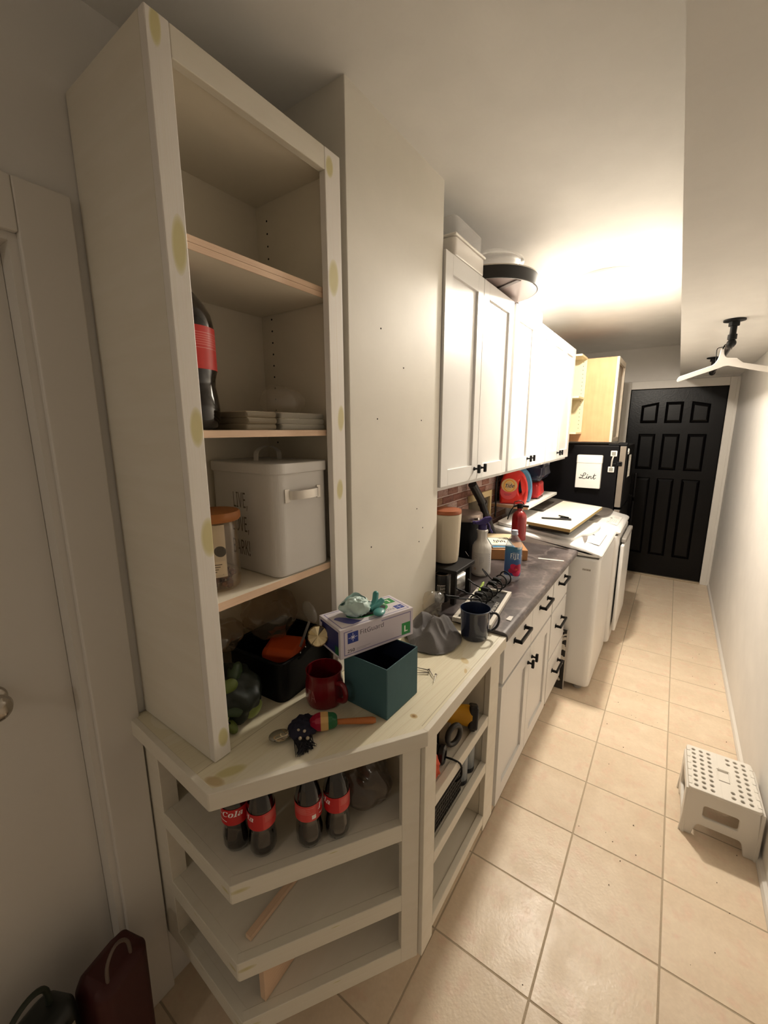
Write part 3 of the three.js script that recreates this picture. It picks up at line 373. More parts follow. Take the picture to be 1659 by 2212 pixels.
// white shelf behind the machines, timber and plumbing
{
  const s = thing('wall_shelf', 'white wall shelf with a raw wood end behind the washing machine', 'shelf');
  part('board', bx(XL + 0.004, -0.785, 1.072, 1.092, -3.66, -2.835, 0.001), M({ color: new THREE.Color(0.78, 0.76, 0.72), roughness: 0.35 }), s); part('end_grain', bx(XL + 0.004, -0.786, 1.0725, 1.0915, -2.8355, -2.8335, 0), M({ color: 0xb88d6a, roughness: 0.7 }), s, 'raw wood end'); for (const z of [-3.0, -3.5]) part('cleat', bx(XL + 0.004, -0.86, 1.040, 1.0718, z - 0.012, z + 0.012, 0.001), mapleM, s);
  rebase(s);
  const t = thing('timber_frame', 'unpainted softwood framing strip on the brick splashback', 'timber'), soft = M({ color: 0xcdb88c, roughness: 0.7 });
  part('rail', bx(XL + 0.0085, XL + 0.024, 1.155, 1.196, -2.80, -2.42, 0.001), soft, t); part('post', bx(XL + 0.0085, XL + 0.024, 0.915, 1.1545, -2.80, -2.77, 0.001), soft, t); part('recess_board', bx(XL + 0.0085, XL + 0.011, 0.915, 1.154, -2.768, -2.44, 0), M({ color: 0x5c5240, roughness: 0.8 }), t, 'dull olive backing board'); rebase(t);
  const hose = M({ color: 0x8b8672, roughness: 0.55 });
  one('water_hose', 'grey-green water hose looping up behind the vacuum wand', 'hose', tube([[-1.0, 0.94, -2.66], [-0.97, 1.05, -2.62], [-0.955, 1.07, -2.66], [-0.94, 1.0, -2.71], [-0.94, 0.93, -2.73]].map(([x, y, z]) => [x - 0.015, y - 0.005, z + 0.125]), 0.014, 40, 10), hose);
  const pc = thing('power_cord', 'black appliance cord hanging from under the wall cabinets past the timber post', 'cord'); part('cable', tube([[-1.0, 1.365, -2.80], [-1.005, 1.30, -2.82], [-1.01, 1.22, -2.815], [-1.005, 1.12, -2.81], [-1.0, 1.06, -2.80], [-0.99, 1.01, -2.77]], 0.006, 40, 8), blackPlastic, pc); part('plug', bx(-1.012, -0.99, 1.345, 1.37, -2.815, -2.79, 0.004), blackPlastic, pc); rebase(pc);
}
// ------------------------------------------------------------------ bottles
const colaM = MP({ color: 0x0c0504, roughness: 0.08, clearcoat: 1, clearcoatRoughness: 0.05 });
function colaLabel(text) { return canvasTex(1024, 256, (g, w, h) => { g.fillStyle = '#c4161c'; g.fillRect(0, 0, w, h); g.fillStyle = '#d8433f'; g.fillRect(0, 0, 300, h); g.strokeStyle = '#f0b4ae'; g.lineWidth = 3; g.beginPath(); g.moveTo(20, 40); g.lineTo(280, 40); g.moveTo(20, 130); g.lineTo(280, 130); g.stroke(); g.fillStyle = 'rgba(250,200,190,0.45)'; for (let i = 0; i < 5; i++) g.fillRect(26, 52 + i * 14, 150 + (i * 53) % 100, 6); g.fillStyle = '#fff'; g.font = 'italic bold 118px serif'; g.fillText(text, 330, 118); g.lineWidth = 12; g.strokeStyle = '#fff'; g.beginPath(); g.moveTo(350, 190); g.bezierCurveTo(470, 240, 560, 150, 720, 196); g.stroke(); g.fillStyle = '#f3ece6'; g.fillRect(250, 160, 52, 64); }); }
function bottle(label, prof, lab, cap, pos, turn, group, text) {
  const b = thing('soda_bottle', label, 'bottle', group, pos, turn);
  part('body', lathe(prof, 40, 1.2), colaM, b);
  const g = new THREE.CylinderGeometry(lab[2], lab[2], lab[1] - lab[0], 48, 1, true); g.translate(0, (lab[0] + lab[1]) / 2, 0); part('paper_label', g, M({ map: colaLabel(text), roughness: 0.35 }), b, 'red label with white script');
  part('cap', lathe([[0, cap[1]], [0.0135, cap[1]], [0.0145, cap[1] - 0.002], [0.0145, cap[0]], [0.012, cap[0]]], 24), M({ color: 0xb3121a, roughness: 0.4 }), b); return b;
}
{
  const big = [[0, 0.006], [0.03, 0.0], [0.046, 0.006], [0.053, 0.02], [0.0545, 0.045], [0.052, 0.07], [0.0485, 0.09], [0.0495, 0.105], [0.053, 0.118], [0.0535, 0.125], [0.0535, 0.203], [0.053, 0.212], [0.049, 0.232], [0.040, 0.25], [0.026, 0.268], [0.015, 0.280], [0.0125, 0.288], [0.0125, 0.295]];
  bottle('large dark cola bottle with a red label behind the stile of the open cabinet', big, [0.122, 0.205, 0.0542], [0.293, 0.312], [-0.856, 1.6105, -0.512], 1.15, null, 'Coca-Cola');
  const sm = [[0, 0.004], [0.018, 0], [0.028, 0.005], [0.0318, 0.018], [0.0318, 0.04], [0.0285, 0.062], [0.0285, 0.072], [0.0315, 0.082], [0.0315, 0.122], [0.030, 0.132], [0.026, 0.15], [0.019, 0.170], [0.0125, 0.184], [0.0115, 0.19], [0.0115, 0.194]];
  const S = [['small cola bottle on the corner shelf, the one by the back post', -0.760, -0.470, 2.2, 'Coca-Cola'], ['small cola bottle on the corner shelf, at the front tip beside the first', -0.698, -0.497, 1.0, 'Coca-Cola'], ['small cola bottle on the corner shelf showing white letters on its label', -0.624, -0.575, -0.5, 'ITAS'], ['small cola bottle on the corner shelf next to the crumpled plastic bag', -0.584, -0.630, 0.9, 'Coca-Cola']];
  for (const [l, x, z, t, txt] of S) bottle(l, sm, [0.081, 0.123, 0.0321], [0.192, 0.207], [x, 0.6395, z], t, 'small cola bottles on the corner shelf', txt);
  const bag = crumple(new THREE.SphereGeometry(0.085, 56, 40).scale(1, 0.95, 0.8), 0.018, 18, 3); clampY(bag.translate(0, 0.06, 0), 0); one('plastic_bag', 'crumpled cloudy plastic bag at the back of the corner shelf', 'bag', xf(bag, -0.60, 0.6405, -0.745), MP({ color: 0xb9ab9b, transmission: 0.85, thickness: 0, roughness: 0.15, ior: 1.55 }));
}
// ------------------------------------------------------------------ things in the open tall cabinet
{
  const p = thing('napkin_pack', 'pack of folded white paper napkins in clear film on the middle shelf', 'napkins');
  for (const [z0, z1, c, s] of [[-0.672, -0.580, 0xb5a68c, 1], [-0.836, -0.677, 0xd9d2c2, 2]]) for (let k = 0; k < 3; k++) { const g = new RoundedBoxGeometry(0.19, 0.0135, z1 - z0 - 0.004, 4, 0.006); part('napkin_stack', xf(g, -0.873 + rr(-0.004, 0.004), 1.6105 + 0.007 + k * 0.0137, (z0 + z1) / 2, 0, rr(-0.03, 0.03), 0), M({ color: c, roughness: 0.85, bumpMap: rep(fineBump, 2), bumpScale: 0.002 }), p); }
  const f = crumple(new THREE.SphereGeometry(0.062, 60, 40).scale(0.8, 0.60, 1), 0.010, 20, 8); clampY(f, -0.028); part('film', xf(f, -0.85, 1.684, -0.755), filmM, p, 'loose clear plastic film'); rebase(p);

  const b = thing('pet_food_bin', 'white enamel lidded bin with thin stencilled words on the third shelf', 'bin'), en = M({ color: new THREE.Color(0.70, 0.67, 0.635), roughness: 0.3 });
  const x0 = -1.032, x1 = -0.770, z0 = -0.833, z1 = -0.648, y0 = 1.2455;
  const body = ext(rshape(x0, -z1, x1, -z0, 0.03), 0.252, 0.006, { bevelSegments: 3, curveSegments: 10 }); body.rotateX(-Math.PI / 2); part('body', body.translate(0, y0 + 0.006, 0), en, b);
  const lid = ext(rshape(x0 - 0.005, -z1 - 0.005, x1 + 0.005, -z0 + 0.005, 0.034), 0.020, 0.003, { bevelSegments: 3 }); lid.rotateX(-Math.PI / 2); part('lid', lid.translate(0, y0 + 0.262, 0), en, b);
  const strap = (w, pts) => { const c = new THREE.CatmullRomCurve3(pts.map((q) => V(...q))), n = 28, pos = [], idx = []; for (let i = 0; i <= n; i++) { const q = c.getPoint(i / n), t = c.getTangent(i / n); const s = V(...w); pos.push(q.x - s.x, q.y - s.y, q.z - s.z, q.x + s.x, q.y + s.y, q.z + s.z); if (i < n) idx.push(2 * i, 2 * i + 1, 2 * i + 2, 2 * i + 1, 2 * i + 3, 2 * i + 2); } const g = new THREE.BufferGeometry(); g.setAttribute('position', new THREE.BufferAttribute(new Float32Array(pos), 3)); g.setIndex(idx); g.computeVertexNormals(); return g; };
  part('lid_handle', strap([0.010, 0, 0], [[-0.90, y0 + 0.285, -0.70], [-0.90, y0 + 0.31, -0.705], [-0.90, y0 + 0.323, -0.74], [-0.90, y0 + 0.31, -0.775], [-0.90, y0 + 0.285, -0.78]]), en, b);
  part('side_handle', [strap([0, 0.011, 0], [[x1 + 0.002, 1.452, -0.690], [x1 + 0.012, 1.452, -0.696], [x1 + 0.020, 1.452, -0.715], [x1 + 0.020, 1.452, -0.76], [x1 + 0.012, 1.452, -0.782], [x1 + 0.002, 1.452, -0.788]]), bx(x1 + 0.0005, x1 + 0.003, 1.434, 1.468, -0.692, -0.676, 0.001), bx(x1 + 0.0005, x1 + 0.003, 1.434, 1.468, -0.80, -0.786, 0.001)], M({ color: 0xd9d2c8, metalness: 0.35, roughness: 0.3 }), b, 'pale strap handle');
  print('lettering', canvasTex(256, 512, (g, w, h) => { g.clearRect(0, 0, w, h); g.fillStyle = 'rgba(92,78,64,0.85)'; g.textAlign = 'right'; const t = ['LIVE,', 'LOVE,', 'BARK!']; t.forEach((s, i) => { g.save(); g.translate(238, 150 + i * 160); g.scale(0.62, 1.35); g.font = '104px sans-serif'; g.fillText(s, 0, 0); g.restore(); }); }), 0.11, 0.20, [-0.915, 1.375, z1 + 0.0065], [0, 0, 0], b, { transparent: true });
  rebase(b);

  const j = thing('glass_jar', 'tall glass jar with a wooden lid next to the white enamel bin', 'jar', null, [-0.852, 1.2455, -0.536]);
  part('glass', lathe([[0, 0.003], [0.044, 0.003], [0.049, 0.008], [0.050, 0.02], [0.050, 0.155], [0.046, 0.162], [0.044, 0.162], [0.047, 0.153], [0.047, 0.010], [0, 0.006]], 48), MP({ color: 0xfdf8f0, transmission: 1, thickness: 0, roughness: 0.03, ior: 1.45 }), j);
  part('lid', lathe([[0, 0.164], [0.055, 0.164], [0.058, 0.168], [0.058, 0.180], [0.055, 0.184], [0, 0.184]], 48), M({ map: rep(mapleT, 1, 3), color: 0xb08046, roughness: 0.6 }), j, 'round wooden lid');
  const ct = []; seed = 44; for (let i = 0; i < 60; i++) { const a = rr(0, 6.28), r = 0.036 * Math.sqrt(rnd()); ct.push(xf(new THREE.DodecahedronGeometry(rr(0.006, 0.011)), r * Math.cos(a), 0.014 + rr(0, 0.03), r * Math.sin(a), rr(0, 3), rr(0, 3))); } part('contents', ct, M({ color: 0x5e3a24, roughness: 0.8 }), j, 'brown dried pieces');
  const card = new THREE.CylinderGeometry(0.0455, 0.0455, 0.12, 20, 1, true, 0.2, 1.25); part('paper_sleeve', card.translate(0, 0.098, 0), M({ map: canvasTex(128, 256, (g) => { g.fillStyle = '#cfcbc4'; g.fillRect(0, 0, 128, 256); g.fillStyle = '#8a8680'; g.fillRect(0, 0, 46, 60); g.strokeStyle = '#5d554c'; g.lineWidth = 5; for (let i = 0; i < 3; i++) { g.beginPath(); g.arc(30, 70 + i * 18, 20, 0.3, 2.6); g.stroke(); } g.fillStyle = '#ded9d0'; g.fillRect(20, 176, 100, 66); g.fillStyle = '#4c463f'; for (let i = 0; i < 4; i++) g.fillRect(34, 190 + i * 12, 70 - i * 9, 4); g.fillStyle = '#2d2925'; g.beginPath(); g.ellipse(100, 128, 30, 26, 0.4, 0, 7); g.fill(); }), roughness: 0.6 }), j, 'printed grey and white sleeve inside the jar');

  // bottom of the cabinet
  const bin = thing('black_tote', 'open black plastic tote full of packets at the bottom of the cabinet', 'tote', null, [-0.886, 0.9005, -0.742], 0.07);
  const o = rshape(-0.105, -0.110, 0.105, 0.110, 0.03), inn = rshape(-0.099, -0.104, 0.099, 0.104, 0.026); const wall = o.clone(); wall.holes.push(inn); const wg = ext(wall, 0.11, 0.001); wg.rotateX(-Math.PI / 2); part('wall', wg.translate(0, 0.002, 0), blackPlastic, bin); const fg = ext(o, 0.004, 0); fg.rotateX(-Math.PI / 2); part('bottom', fg, blackPlastic, bin); part('rim', tube([[0.105, 0.111, -0.08], [0.105, 0.111, 0.08], [0.08, 0.111, 0.11], [-0.08, 0.111, 0.11], [-0.105, 0.111, 0.08], [-0.105, 0.111, -0.08], [-0.08, 0.111, -0.11], [0.08, 0.111, -0.11]], 0.004, 80, 6, true), blackPlastic, bin);
  one('orange_packet', 'bright orange crinkled packet lying in the black tote', 'packet', (() => { const g = crumple(new RoundedBoxGeometry(0.11, 0.05, 0.10, 8, 0.02), 0.008, 30, 2); return xf(g, -0.868, 0.985, -0.735, 0.1, 0.5, -0.12); })(), M({ color: 0xd8551c, roughness: 0.6 }));
  for (const [l, x, y, z, sx, sy, sz, sd, c] of [['crumpled clear plastic bag heaped on the black tote', -0.93, 1.08, -0.74, 0.95, 0.7, 1.0, 4, 0xe8ddcc], ['clear plastic bag flopped over the left rim of the black tote', -0.945, 1.075, -0.575, 0.7, 0.42, 0.85, 9, 0xe0d4c2]]) { const g = crumple(new THREE.SphereGeometry(0.085, 72, 50).scale(sx, sy, sz), 0.022, 15, sd); one('clear_bag', l, 'bag', xf(g, x, y, z), MP({ color: c, transmission: 0.94, thickness: 0, roughness: 0.1, ior: 1.6 })); }
  const lb = thing('leafy_bag', 'dark green bag with curled yellow-green leaves at the bottom of the cabinet', 'bag'), dkg = M({ color: 0x10190f, roughness: 0.6 });
  { const g = crumple(new THREE.SphereGeometry(0.078, 56, 40).scale(1.05, 0.80, 0.95), 0.016, 20, 6); part('bag', xf(clampY(g, -0.056), -0.86, 0.958, -0.545), dkg, lb); seed = 12; const lm = [M({ color: 0x5d6a2c, roughness: 0.5 }), M({ color: 0x7f8b45, roughness: 0.5 }), M({ color: 0x2c3d1f, roughness: 0.5 })];
    [[-0.800, 0.925, -0.568, 0.028, 1, 0.3], [-0.812, 0.935, -0.485, 0.026, 1, -0.5], [-0.795, 0.918, -0.50, 0.022, 0, 0.9], [-0.815, 1.01, -0.515, 0.024, 0, 0.1], [-0.805, 0.965, -0.55, 0.03, 2, 0.8], [-0.80, 0.95, -0.515, 0.026, 2, -0.2], [-0.84, 1.02, -0.55, 0.03, 2, 0.5]].forEach(([x, y, z, r, m, a]) => { const l = new THREE.SphereGeometry(r, 20, 14, 0, Math.PI * 1.3, 0.25, 2.3).scale(0.55, 0.7, 1); part('leaf', xf(l, x, y, z, a, a * 2 - 0.4, 0.4 - a), lm[m], lb); }); }
  rebase(lb);
  const spoonM = MP({ color: 0xd8d4cc, transmission: 0.6, thickness: 0, roughness: 0.1 });
  const sp = thing('clear_spoon', 'clear plastic serving spoon standing up in the black tote', 'spoon'); const bowl = new THREE.SphereGeometry(0.024, 24, 12, 0, 6.283, 0, 1.35).scale(1, 0.35, 1.45); part('bowl', xf(bowl, -0.800, 1.105, -0.776, 1.45, 0.9, 0), spoonM, sp); part('handle', bar([-0.803, 1.075, -0.774], [-0.835, 0.96, -0.745], 0.004), spoonM, sp); rebase(sp);
  const t = thing('metal_disc_tool', 'kitchen tool with a polished metal disc and black handle resting on the tote', 'tool'); const dn = V(0.62, 0.35, 0.70).normalize(), q = new THREE.Quaternion().setFromUnitVectors(V(0, 1, 0), dn), c0 = V(-0.718, 1.079, -0.721);
  const disc = (() => { const pos = [], n = 12, R1 = 0.0255, tl = [0.10, -0.22, 0.30, -0.05, 0.26, -0.32, 0.12, -0.18, 0.34, -0.10, 0.20, -0.28]; for (let i = 0; i < n; i++) { const a0 = i / n * 6.2832, a1 = (i + 1) / n * 6.2832, h = (a, k) => 0.0036 + R1 * 0.42 * tl[i] * k; pos.push(0, 0.0036, 0, R1 * Math.cos(a1), h(a1, -1), R1 * Math.sin(a1), R1 * Math.cos(a0), h(a0, 1), R1 * Math.sin(a0)); } const f = new THREE.BufferGeometry(); f.setAttribute('position', new THREE.BufferAttribute(new Float32Array(pos), 3)); f.computeVertexNormals(); return mg(f, lathe([[0.0252, 0.004], [0.0265, 0.0055], [0.0278, 0.003], [0.026, -0.002], [0, -0.003]], 48)); })(); disc.applyQuaternion(q).translate(c0.x, c0.y, c0.z); part('disc', disc, MP({ color: 0xd9c9a4, metalness: 1, roughness: 0.2 }), t, 'polished radial-brushed disc'); part('handle', [bar([c0.x - 0.012, c0.y - 0.012, c0.z], [-0.795, 0.985, -0.705], 0.008, 0.006)], blackPlastic, t); part('rivet', [new THREE.SphereGeometry(0.0025, 8, 6).translate(-0.752, 1.043, -0.708), new THREE.SphereGeometry(0.0025, 8, 6).translate(-0.768, 1.023, -0.704)], chromeM, t); rebase(t);
}
// ------------------------------------------------------------------ things on the near worktop
{
  const tb = thing('teal_box', 'open teal cardboard box with a dark navy lining under the glove box', 'box', null, [-0.583, WT + 0.0012, -0.818], -0.03), H = 0.138, A = 0.070, tm = M({ color: 0x3c6066, roughness: 0.7, bumpMap: rep(fineBump, 1), bumpScale: 0.0008 }), nm = M({ color: 0x0a1630, roughness: 0.6 });
  for (const [x0, x1, z0, z1] of [[-A, A, A - 0.003, A], [-A, A, -A, -A + 0.003], [A - 0.003, A, -A + 0.003, A - 0.003], [-A, -A + 0.003, -A + 0.003, A - 0.003]]) part('wall', bx(x0, x1, 0, H, z0, z1, 0.0008), tm, tb);
  part('bottom', bx(-A + 0.003, A - 0.003, 0, 0.003, -A + 0.003, A - 0.003, 0), nm, tb); const L = A - 0.0032; part('lining', [bx(-L, L, 0.003, H - 0.002, L - 0.0008, L, 0), bx(-L, L, 0.003, H - 0.002, -L, -L + 0.0008, 0), bx(L - 0.0008, L, 0.003, H - 0.002, -L, L, 0), bx(-L, -L + 0.0008, 0.003, H - 0.002, -L, L, 0)], nm, tb, 'dark navy lining');
  // glove box: long axis along local z
  const W = 0.112, D = 0.236, HH = 0.080, gl = thing('glove_box', 'white and purple box of disposable gloves balanced on the teal box', 'box', null, [-0.648, 1.0408, -0.843], -0.335);
  const purple = '#57569a';
  const side = canvasTex(1024, 384, (g, w, h) => { g.fillStyle = '#d9d0d8'; g.fillRect(0, 0, w, h); g.strokeStyle = '#8d86ac'; g.lineWidth = 14; g.strokeRect(44, 34, w - 80, h - 66); g.fillStyle = '#d9d0d8'; g.fillRect(150, 20, 400, 30); g.fillStyle = '#2b3f93'; g.fillRect(86, 56, 140, 150); g.strokeStyle = '#e8e4f2'; g.lineWidth = 7; for (let k = 0; k < 4; k++) { g.beginPath(); const a = k * Math.PI / 4; const r = k % 2 ? 34 : 58; g.moveTo(156 - r * Math.cos(a), 130 - r * Math.sin(a)); g.lineTo(156 + r * Math.cos(a), 130 + r * Math.sin(a)); g.stroke(); } g.fillStyle = '#4a4550'; g.font = '88px sans-serif'; g.fillText('FitGuard', 246, 126); g.font = 'bold 60px sans-serif'; g.fillText('250', 80, 330); g.fillStyle = 'rgba(120,112,130,0.35)'; g.fillRect(200, 300, 190, 8); g.fillRect(200, 318, 130, 8); g.fillStyle = '#1f8c40'; g.fillRect(852, 176, 132, 176); g.fillStyle = '#eef3e8'; g.font = 'bold 130px sans-serif'; g.fillText('L', 880, 312); });
  const topT = canvasTex(1024, 512, (g, w, h) => { g.fillStyle = '#dfd8dc'; g.fillRect(0, 0, w, h); g.strokeStyle = '#8d86ac'; g.lineWidth = 14; g.strokeRect(36, 30, w - 72, h - 60); g.fillStyle = '#2e9a4d'; g.beginPath(); g.ellipse(520, 250, 290, 150, 0, 0, 7); g.fill(); g.fillStyle = '#0b1a1e'; g.beginPath(); g.ellipse(520, 250, 262, 124, 0, 0, 7); g.fill(); g.fillStyle = purple; g.beginPath(); g.moveTo(70, 230); g.bezierCurveTo(100, 150, 180, 200, 250, 330); g.lineTo(330, 440); g.lineTo(200, 460); g.bezierCurveTo(120, 420, 110, 300, 70, 230); g.fill(); g.save(); g.translate(990, 480); g.rotate(Math.PI); g.fillStyle = '#1f8c40'; g.fillRect(26, 250, 150, 150); g.fillStyle = '#eef3e8'; g.font = 'bold 120px sans-serif'; g.fillText('L', 70, 368); g.fillStyle = '#2b3f93'; g.fillRect(24, 40, 120, 110); g.strokeStyle = '#e8e4f2'; g.lineWidth = 6; for (let k = 0; k < 2; k++) { g.beginPath(); g.moveTo(84 - 40 * (k ? 0 : 1), 95 - 40 * k); g.lineTo(84 + 40 * (k ? 0 : 1), 95 + 40 * k); g.stroke(); } g.fillStyle = '#4a4550'; g.font = '72px sans-serif'; g.fillText('FitGuard', 160, 116); g.restore(); });
  const endT = canvasTex(256, 192, (g, w, h) => { g.fillStyle = '#d6cdd6'; g.fillRect(0, 0, w, h); g.fillStyle = '#2a2d66'; g.fillRect(14, 14, w - 28, h - 28); g.fillStyle = '#d6cdd6'; g.fillRect(0, 30, 34, 60); g.fillStyle = '#1c5c36'; g.fillRect(196, 120, 46, 58); });
  const edge = M({ color: 0xd9d1d6, roughness: 0.5 });
  part('carton', bx(-W / 2, W / 2, 0, HH, -D / 2, D / 2, 0.0012), edge, gl);
  print('side_print', side, D - 0.004, HH - 0.004, [W / 2 + 0.0003, HH / 2, 0], [0, Math.PI / 2, 0], gl); print('end_print', endT, W - 0.004, HH - 0.004, [0, HH / 2, D / 2 + 0.0003], [0, 0, 0], gl);
  { const g = new THREE.PlaneGeometry(D - 0.004, W - 0.004); g.rotateX(-Math.PI / 2); g.rotateY(Math.PI / 2); part('top_print', g.translate(0, HH + 0.0003, 0), M({ map: topT, roughness: 0.5 }), gl); }
  // crumpled glove pulled through the slot
  const gv = thing('disposable_glove', 'crumpled teal disposable glove pulled out of the box top', 'glove', null, [-0.650, 1.0408 + HH + 0.0006, -0.843], -0.335), teal = M({ color: 0x3f8a86, roughness: 0.35 }), pale = M({ color: 0xc4dcd6, roughness: 0.3, side: THREE.DoubleSide });
  const cuff = (() => { const n = 40, m = 12, pos = [], idx = []; for (let j = 0; j <= m; j++) for (let i = 0; i <= n; i++) { const a = i / n * Math.PI * 2, t = j / m, r = 0.016 + 0.022 * Math.sin(t * 2.3) + 0.005 * Math.sin(a * 3 + t * 3) + 0.003 * Math.sin(a * 7 - t * 5); pos.push(r * Math.cos(a), 0.002 + t * 0.038 + 0.006 * Math.sin(a * 2 + 1) * t, r * 1.15 * Math.sin(a)); if (i < n && j < m) { const k = j * (n + 1) + i; idx.push(k, k + 1, k + n + 1, k + 1, k + n + 2, k + n + 1); } } const g = new THREE.BufferGeometry(); g.setAttribute('position', new THREE.BufferAttribute(new Float32Array(pos), 3)); g.setIndex(idx); g.computeVertexNormals(); return g; })();
  part('cuff', cuff.translate(0.0, 0, 0.034), pale, gv, 'pale shiny rolled cuff'); const fold = crumple(new THREE.SphereGeometry(0.030, 40, 28).scale(1, 0.6, 1.1), 0.009, 50, 6, true); part('inner_fold', xf(fold, 0, 0.021, 0.034), pale, gv);
  const finger = (a, b, c) => mg(tube([a, b, c], 0.0085, 18, 12), new THREE.SphereGeometry(0.0085, 12, 10).translate(...c)); part('finger', finger([0.012, 0.010, 0.004], [0.006, 0.022, -0.022], [-0.004, 0.040, -0.034]), teal, gv); part('finger', finger([0.016, 0.009, 0.0], [0.014, 0.015, -0.026], [0.010, 0.022, -0.044]), teal, gv); part('finger', (() => { const g = new THREE.SphereGeometry(0.02, 20, 14).scale(0.75, 0.36, 1.1); return xf(g, 0.041, 0.0085, -0.014, 0, 0.5, -0.15); })(), teal, gv);

  const mug = thing('red_mug', 'deep red squat stoneware mug with pale thin letters beside the teal box', 'mug', null, [-0.697, WT + 0.001, -0.718], -0.42), redM = MP({ color: 0x6e0a14, roughness: 0.3, clearcoat: 0.4 });
  part('body', lathe([[0, 0.003], [0.034, 0.0], [0.046, 0.004], [0.0500, 0.02], [0.0500, 0.058], [0.0465, 0.076], [0.0475, 0.092], [0.048, 0.094], [0.045, 0.094], [0.044, 0.076], [0.0465, 0.058], [0.0465, 0.02], [0.040, 0.007], [0, 0.006]], 48), redM, mug);
  part('handle', tube([[0.044, 0.068, -0.018], [0.060, 0.071, -0.024], [0.069, 0.055, -0.028], [0.066, 0.030, -0.027], [0.045, 0.020, -0.018]], 0.007, 30, 12), redM, mug);
  const lt = new THREE.CylinderGeometry(0.0503, 0.0503, 0.036, 30, 1, true, -0.33, 1.3); part('lettering', lt.translate(0, 0.040, 0), M({ map: canvasTex(512, 256, (g) => { g.clearRect(0, 0, 512, 256); g.strokeStyle = 'rgba(206,150,146,0.8)'; g.lineWidth = 9; const L = (...p) => { g.beginPath(); g.moveTo(p[0], p[1]); for (let i = 2; i < p.length; i += 2) g.lineTo(p[i], p[i + 1]); g.stroke(); }; L(60, 20, 90, 230); L(130, 20, 150, 230); L(180, 18, 280, 18); L(230, 18, 240, 230); L(300, 230, 340, 20, 400, 230); L(316, 160, 380, 160); }), transparent: true, roughness: 0.4 }), mug);

  const mr = thing('maraca', 'small wooden maraca painted red, cream and green on the worktop', 'maraca', null, [-0.612, WT + 0.0225, -0.646], 0.78);   // axis along local x, handle to +x
  const seg = (a, b) => { const P = []; const r = (x) => x < 0.062 ? 0.0215 * Math.sqrt(Math.max(0.02, 1 - Math.pow((x - 0.028) / 0.034, 2))) + (x > 0.045 ? (x - 0.045) * 0.35 : 0) : 0.0078; for (let i = 0; i <= 10; i++) { const x = a + (b - a) * i / 10; P.push([r(x), x]); } const g = lathe(P, 32, 1.2); g.rotateZ(-Math.PI / 2); return g.translate(-0.045, 0, 0); };
  part('red_end', seg(-0.0055, 0.022), M({ color: 0x9c1432, roughness: 0.4 }), mr); part('cream_band', seg(0.022, 0.040), M({ color: 0xd2a86a, roughness: 0.45 }), mr); part('green_neck', seg(0.040, 0.0615), M({ color: 0x1d6038, roughness: 0.4 }), mr);
  part('handle', xf(lathe([[0.0001, 0.157], [0.006, 0.156], [0.0085, 0.148], [0.0075, 0.11], [0.0062, 0.06]], 20), -0.045, 0, 0, 0, 0, -Math.PI / 2 - 0.085), M({ map: rep(mapleT, 1, 2), color: 0xc98b52, roughness: 0.5 }), mr);

  const tk = thing('feather_trinket', 'dark feathered trinket with an oval shell pendant at the worktop edge', 'trinket', null, [-0.650, WT + 0.001, -0.580], 0);
  const bd = crumple(new THREE.SphereGeometry(0.034, 40, 28).scale(1.0, 0.42, 1.25), 0.008, 60, 2); part('body', clampY(xf(bd, -0.01, 0.012, -0.022, 0, 0.5, 0), 0), M({ color: 0x15142a, roughness: 0.85 }), tk);
  const fr = []; seed = 61; for (let i = 0; i < 130; i++) { const a = rr(-0.35, 0.9), L = rr(0.03, 0.056); fr.push(bar([0.012 + rr(-0.018, 0.016), 0.006 + rr(0, 0.008), 0.006 + rr(-0.024, 0.014)], [0.012 + L * Math.cos(a) * 0.75, rr(0.0015, 0.006), 0.010 + L * Math.sin(a) * 0.9], 0.0018, 0.0006, 4)); } part('fringe', fr, M({ color: 0x17171f, roughness: 0.8 }), tk, 'frayed dark fringe');
  const sh = new THREE.SphereGeometry(0.026, 36, 24).scale(1.0, 0.34, 0.72); part('shell_pendant', xf(sh, -0.034, 0.0105, 0.028, 0, 0.9, 0), MP({ map: canvasTex(256, 256, (g) => { g.fillStyle = '#7d7663'; g.fillRect(0, 0, 256, 256); seed = 17; for (let i = 0; i < 26; i++) { g.strokeStyle = ['#3a2a1c', '#a5875c', '#c9b992', '#5c5a4a'][i % 4]; g.lineWidth = rr(3, 9); g.beginPath(); g.arc(rr(60, 200), rr(30, 180), rr(10, 40), rr(0, 3), rr(3, 6)); g.stroke(); } }), roughness: 0.25, clearcoat: 1 }), tk, 'oval mottled shell pendant');
  for (const [x, y, z] of [[0.0, 0.022, 0.002], [0.012, 0.020, -0.006], [0.03, 0.016, 0.002], [0.018, 0.018, 0.014]]) part('bead', new THREE.SphereGeometry(0.0042, 12, 8).translate(x, y, z), M({ color: 0xb9ac94, roughness: 0.3 }), tk);

  // loose screws
  [[-0.545, -0.972, 0.6], [-0.520, -0.985, 2.4], [-0.500, -0.968, 1.9], [-0.556, -0.990, 0.2]].forEach(([x, z, a]) => { const s = thing('screw', 'loose steel screw lying on the worktop behind the teal box', 'screw', 'loose screws on the worktop', [x, WT + 0.0042, z], a); part('shank', bar([-0.019, 0, 0], [0.017, 0, 0], 0.0009, 0.0018, 8), steelM, s); part('head', bar([0.017, 0, 0], [0.020, 0, 0], 0.0018, 0.0036, 12), steelM, s); });

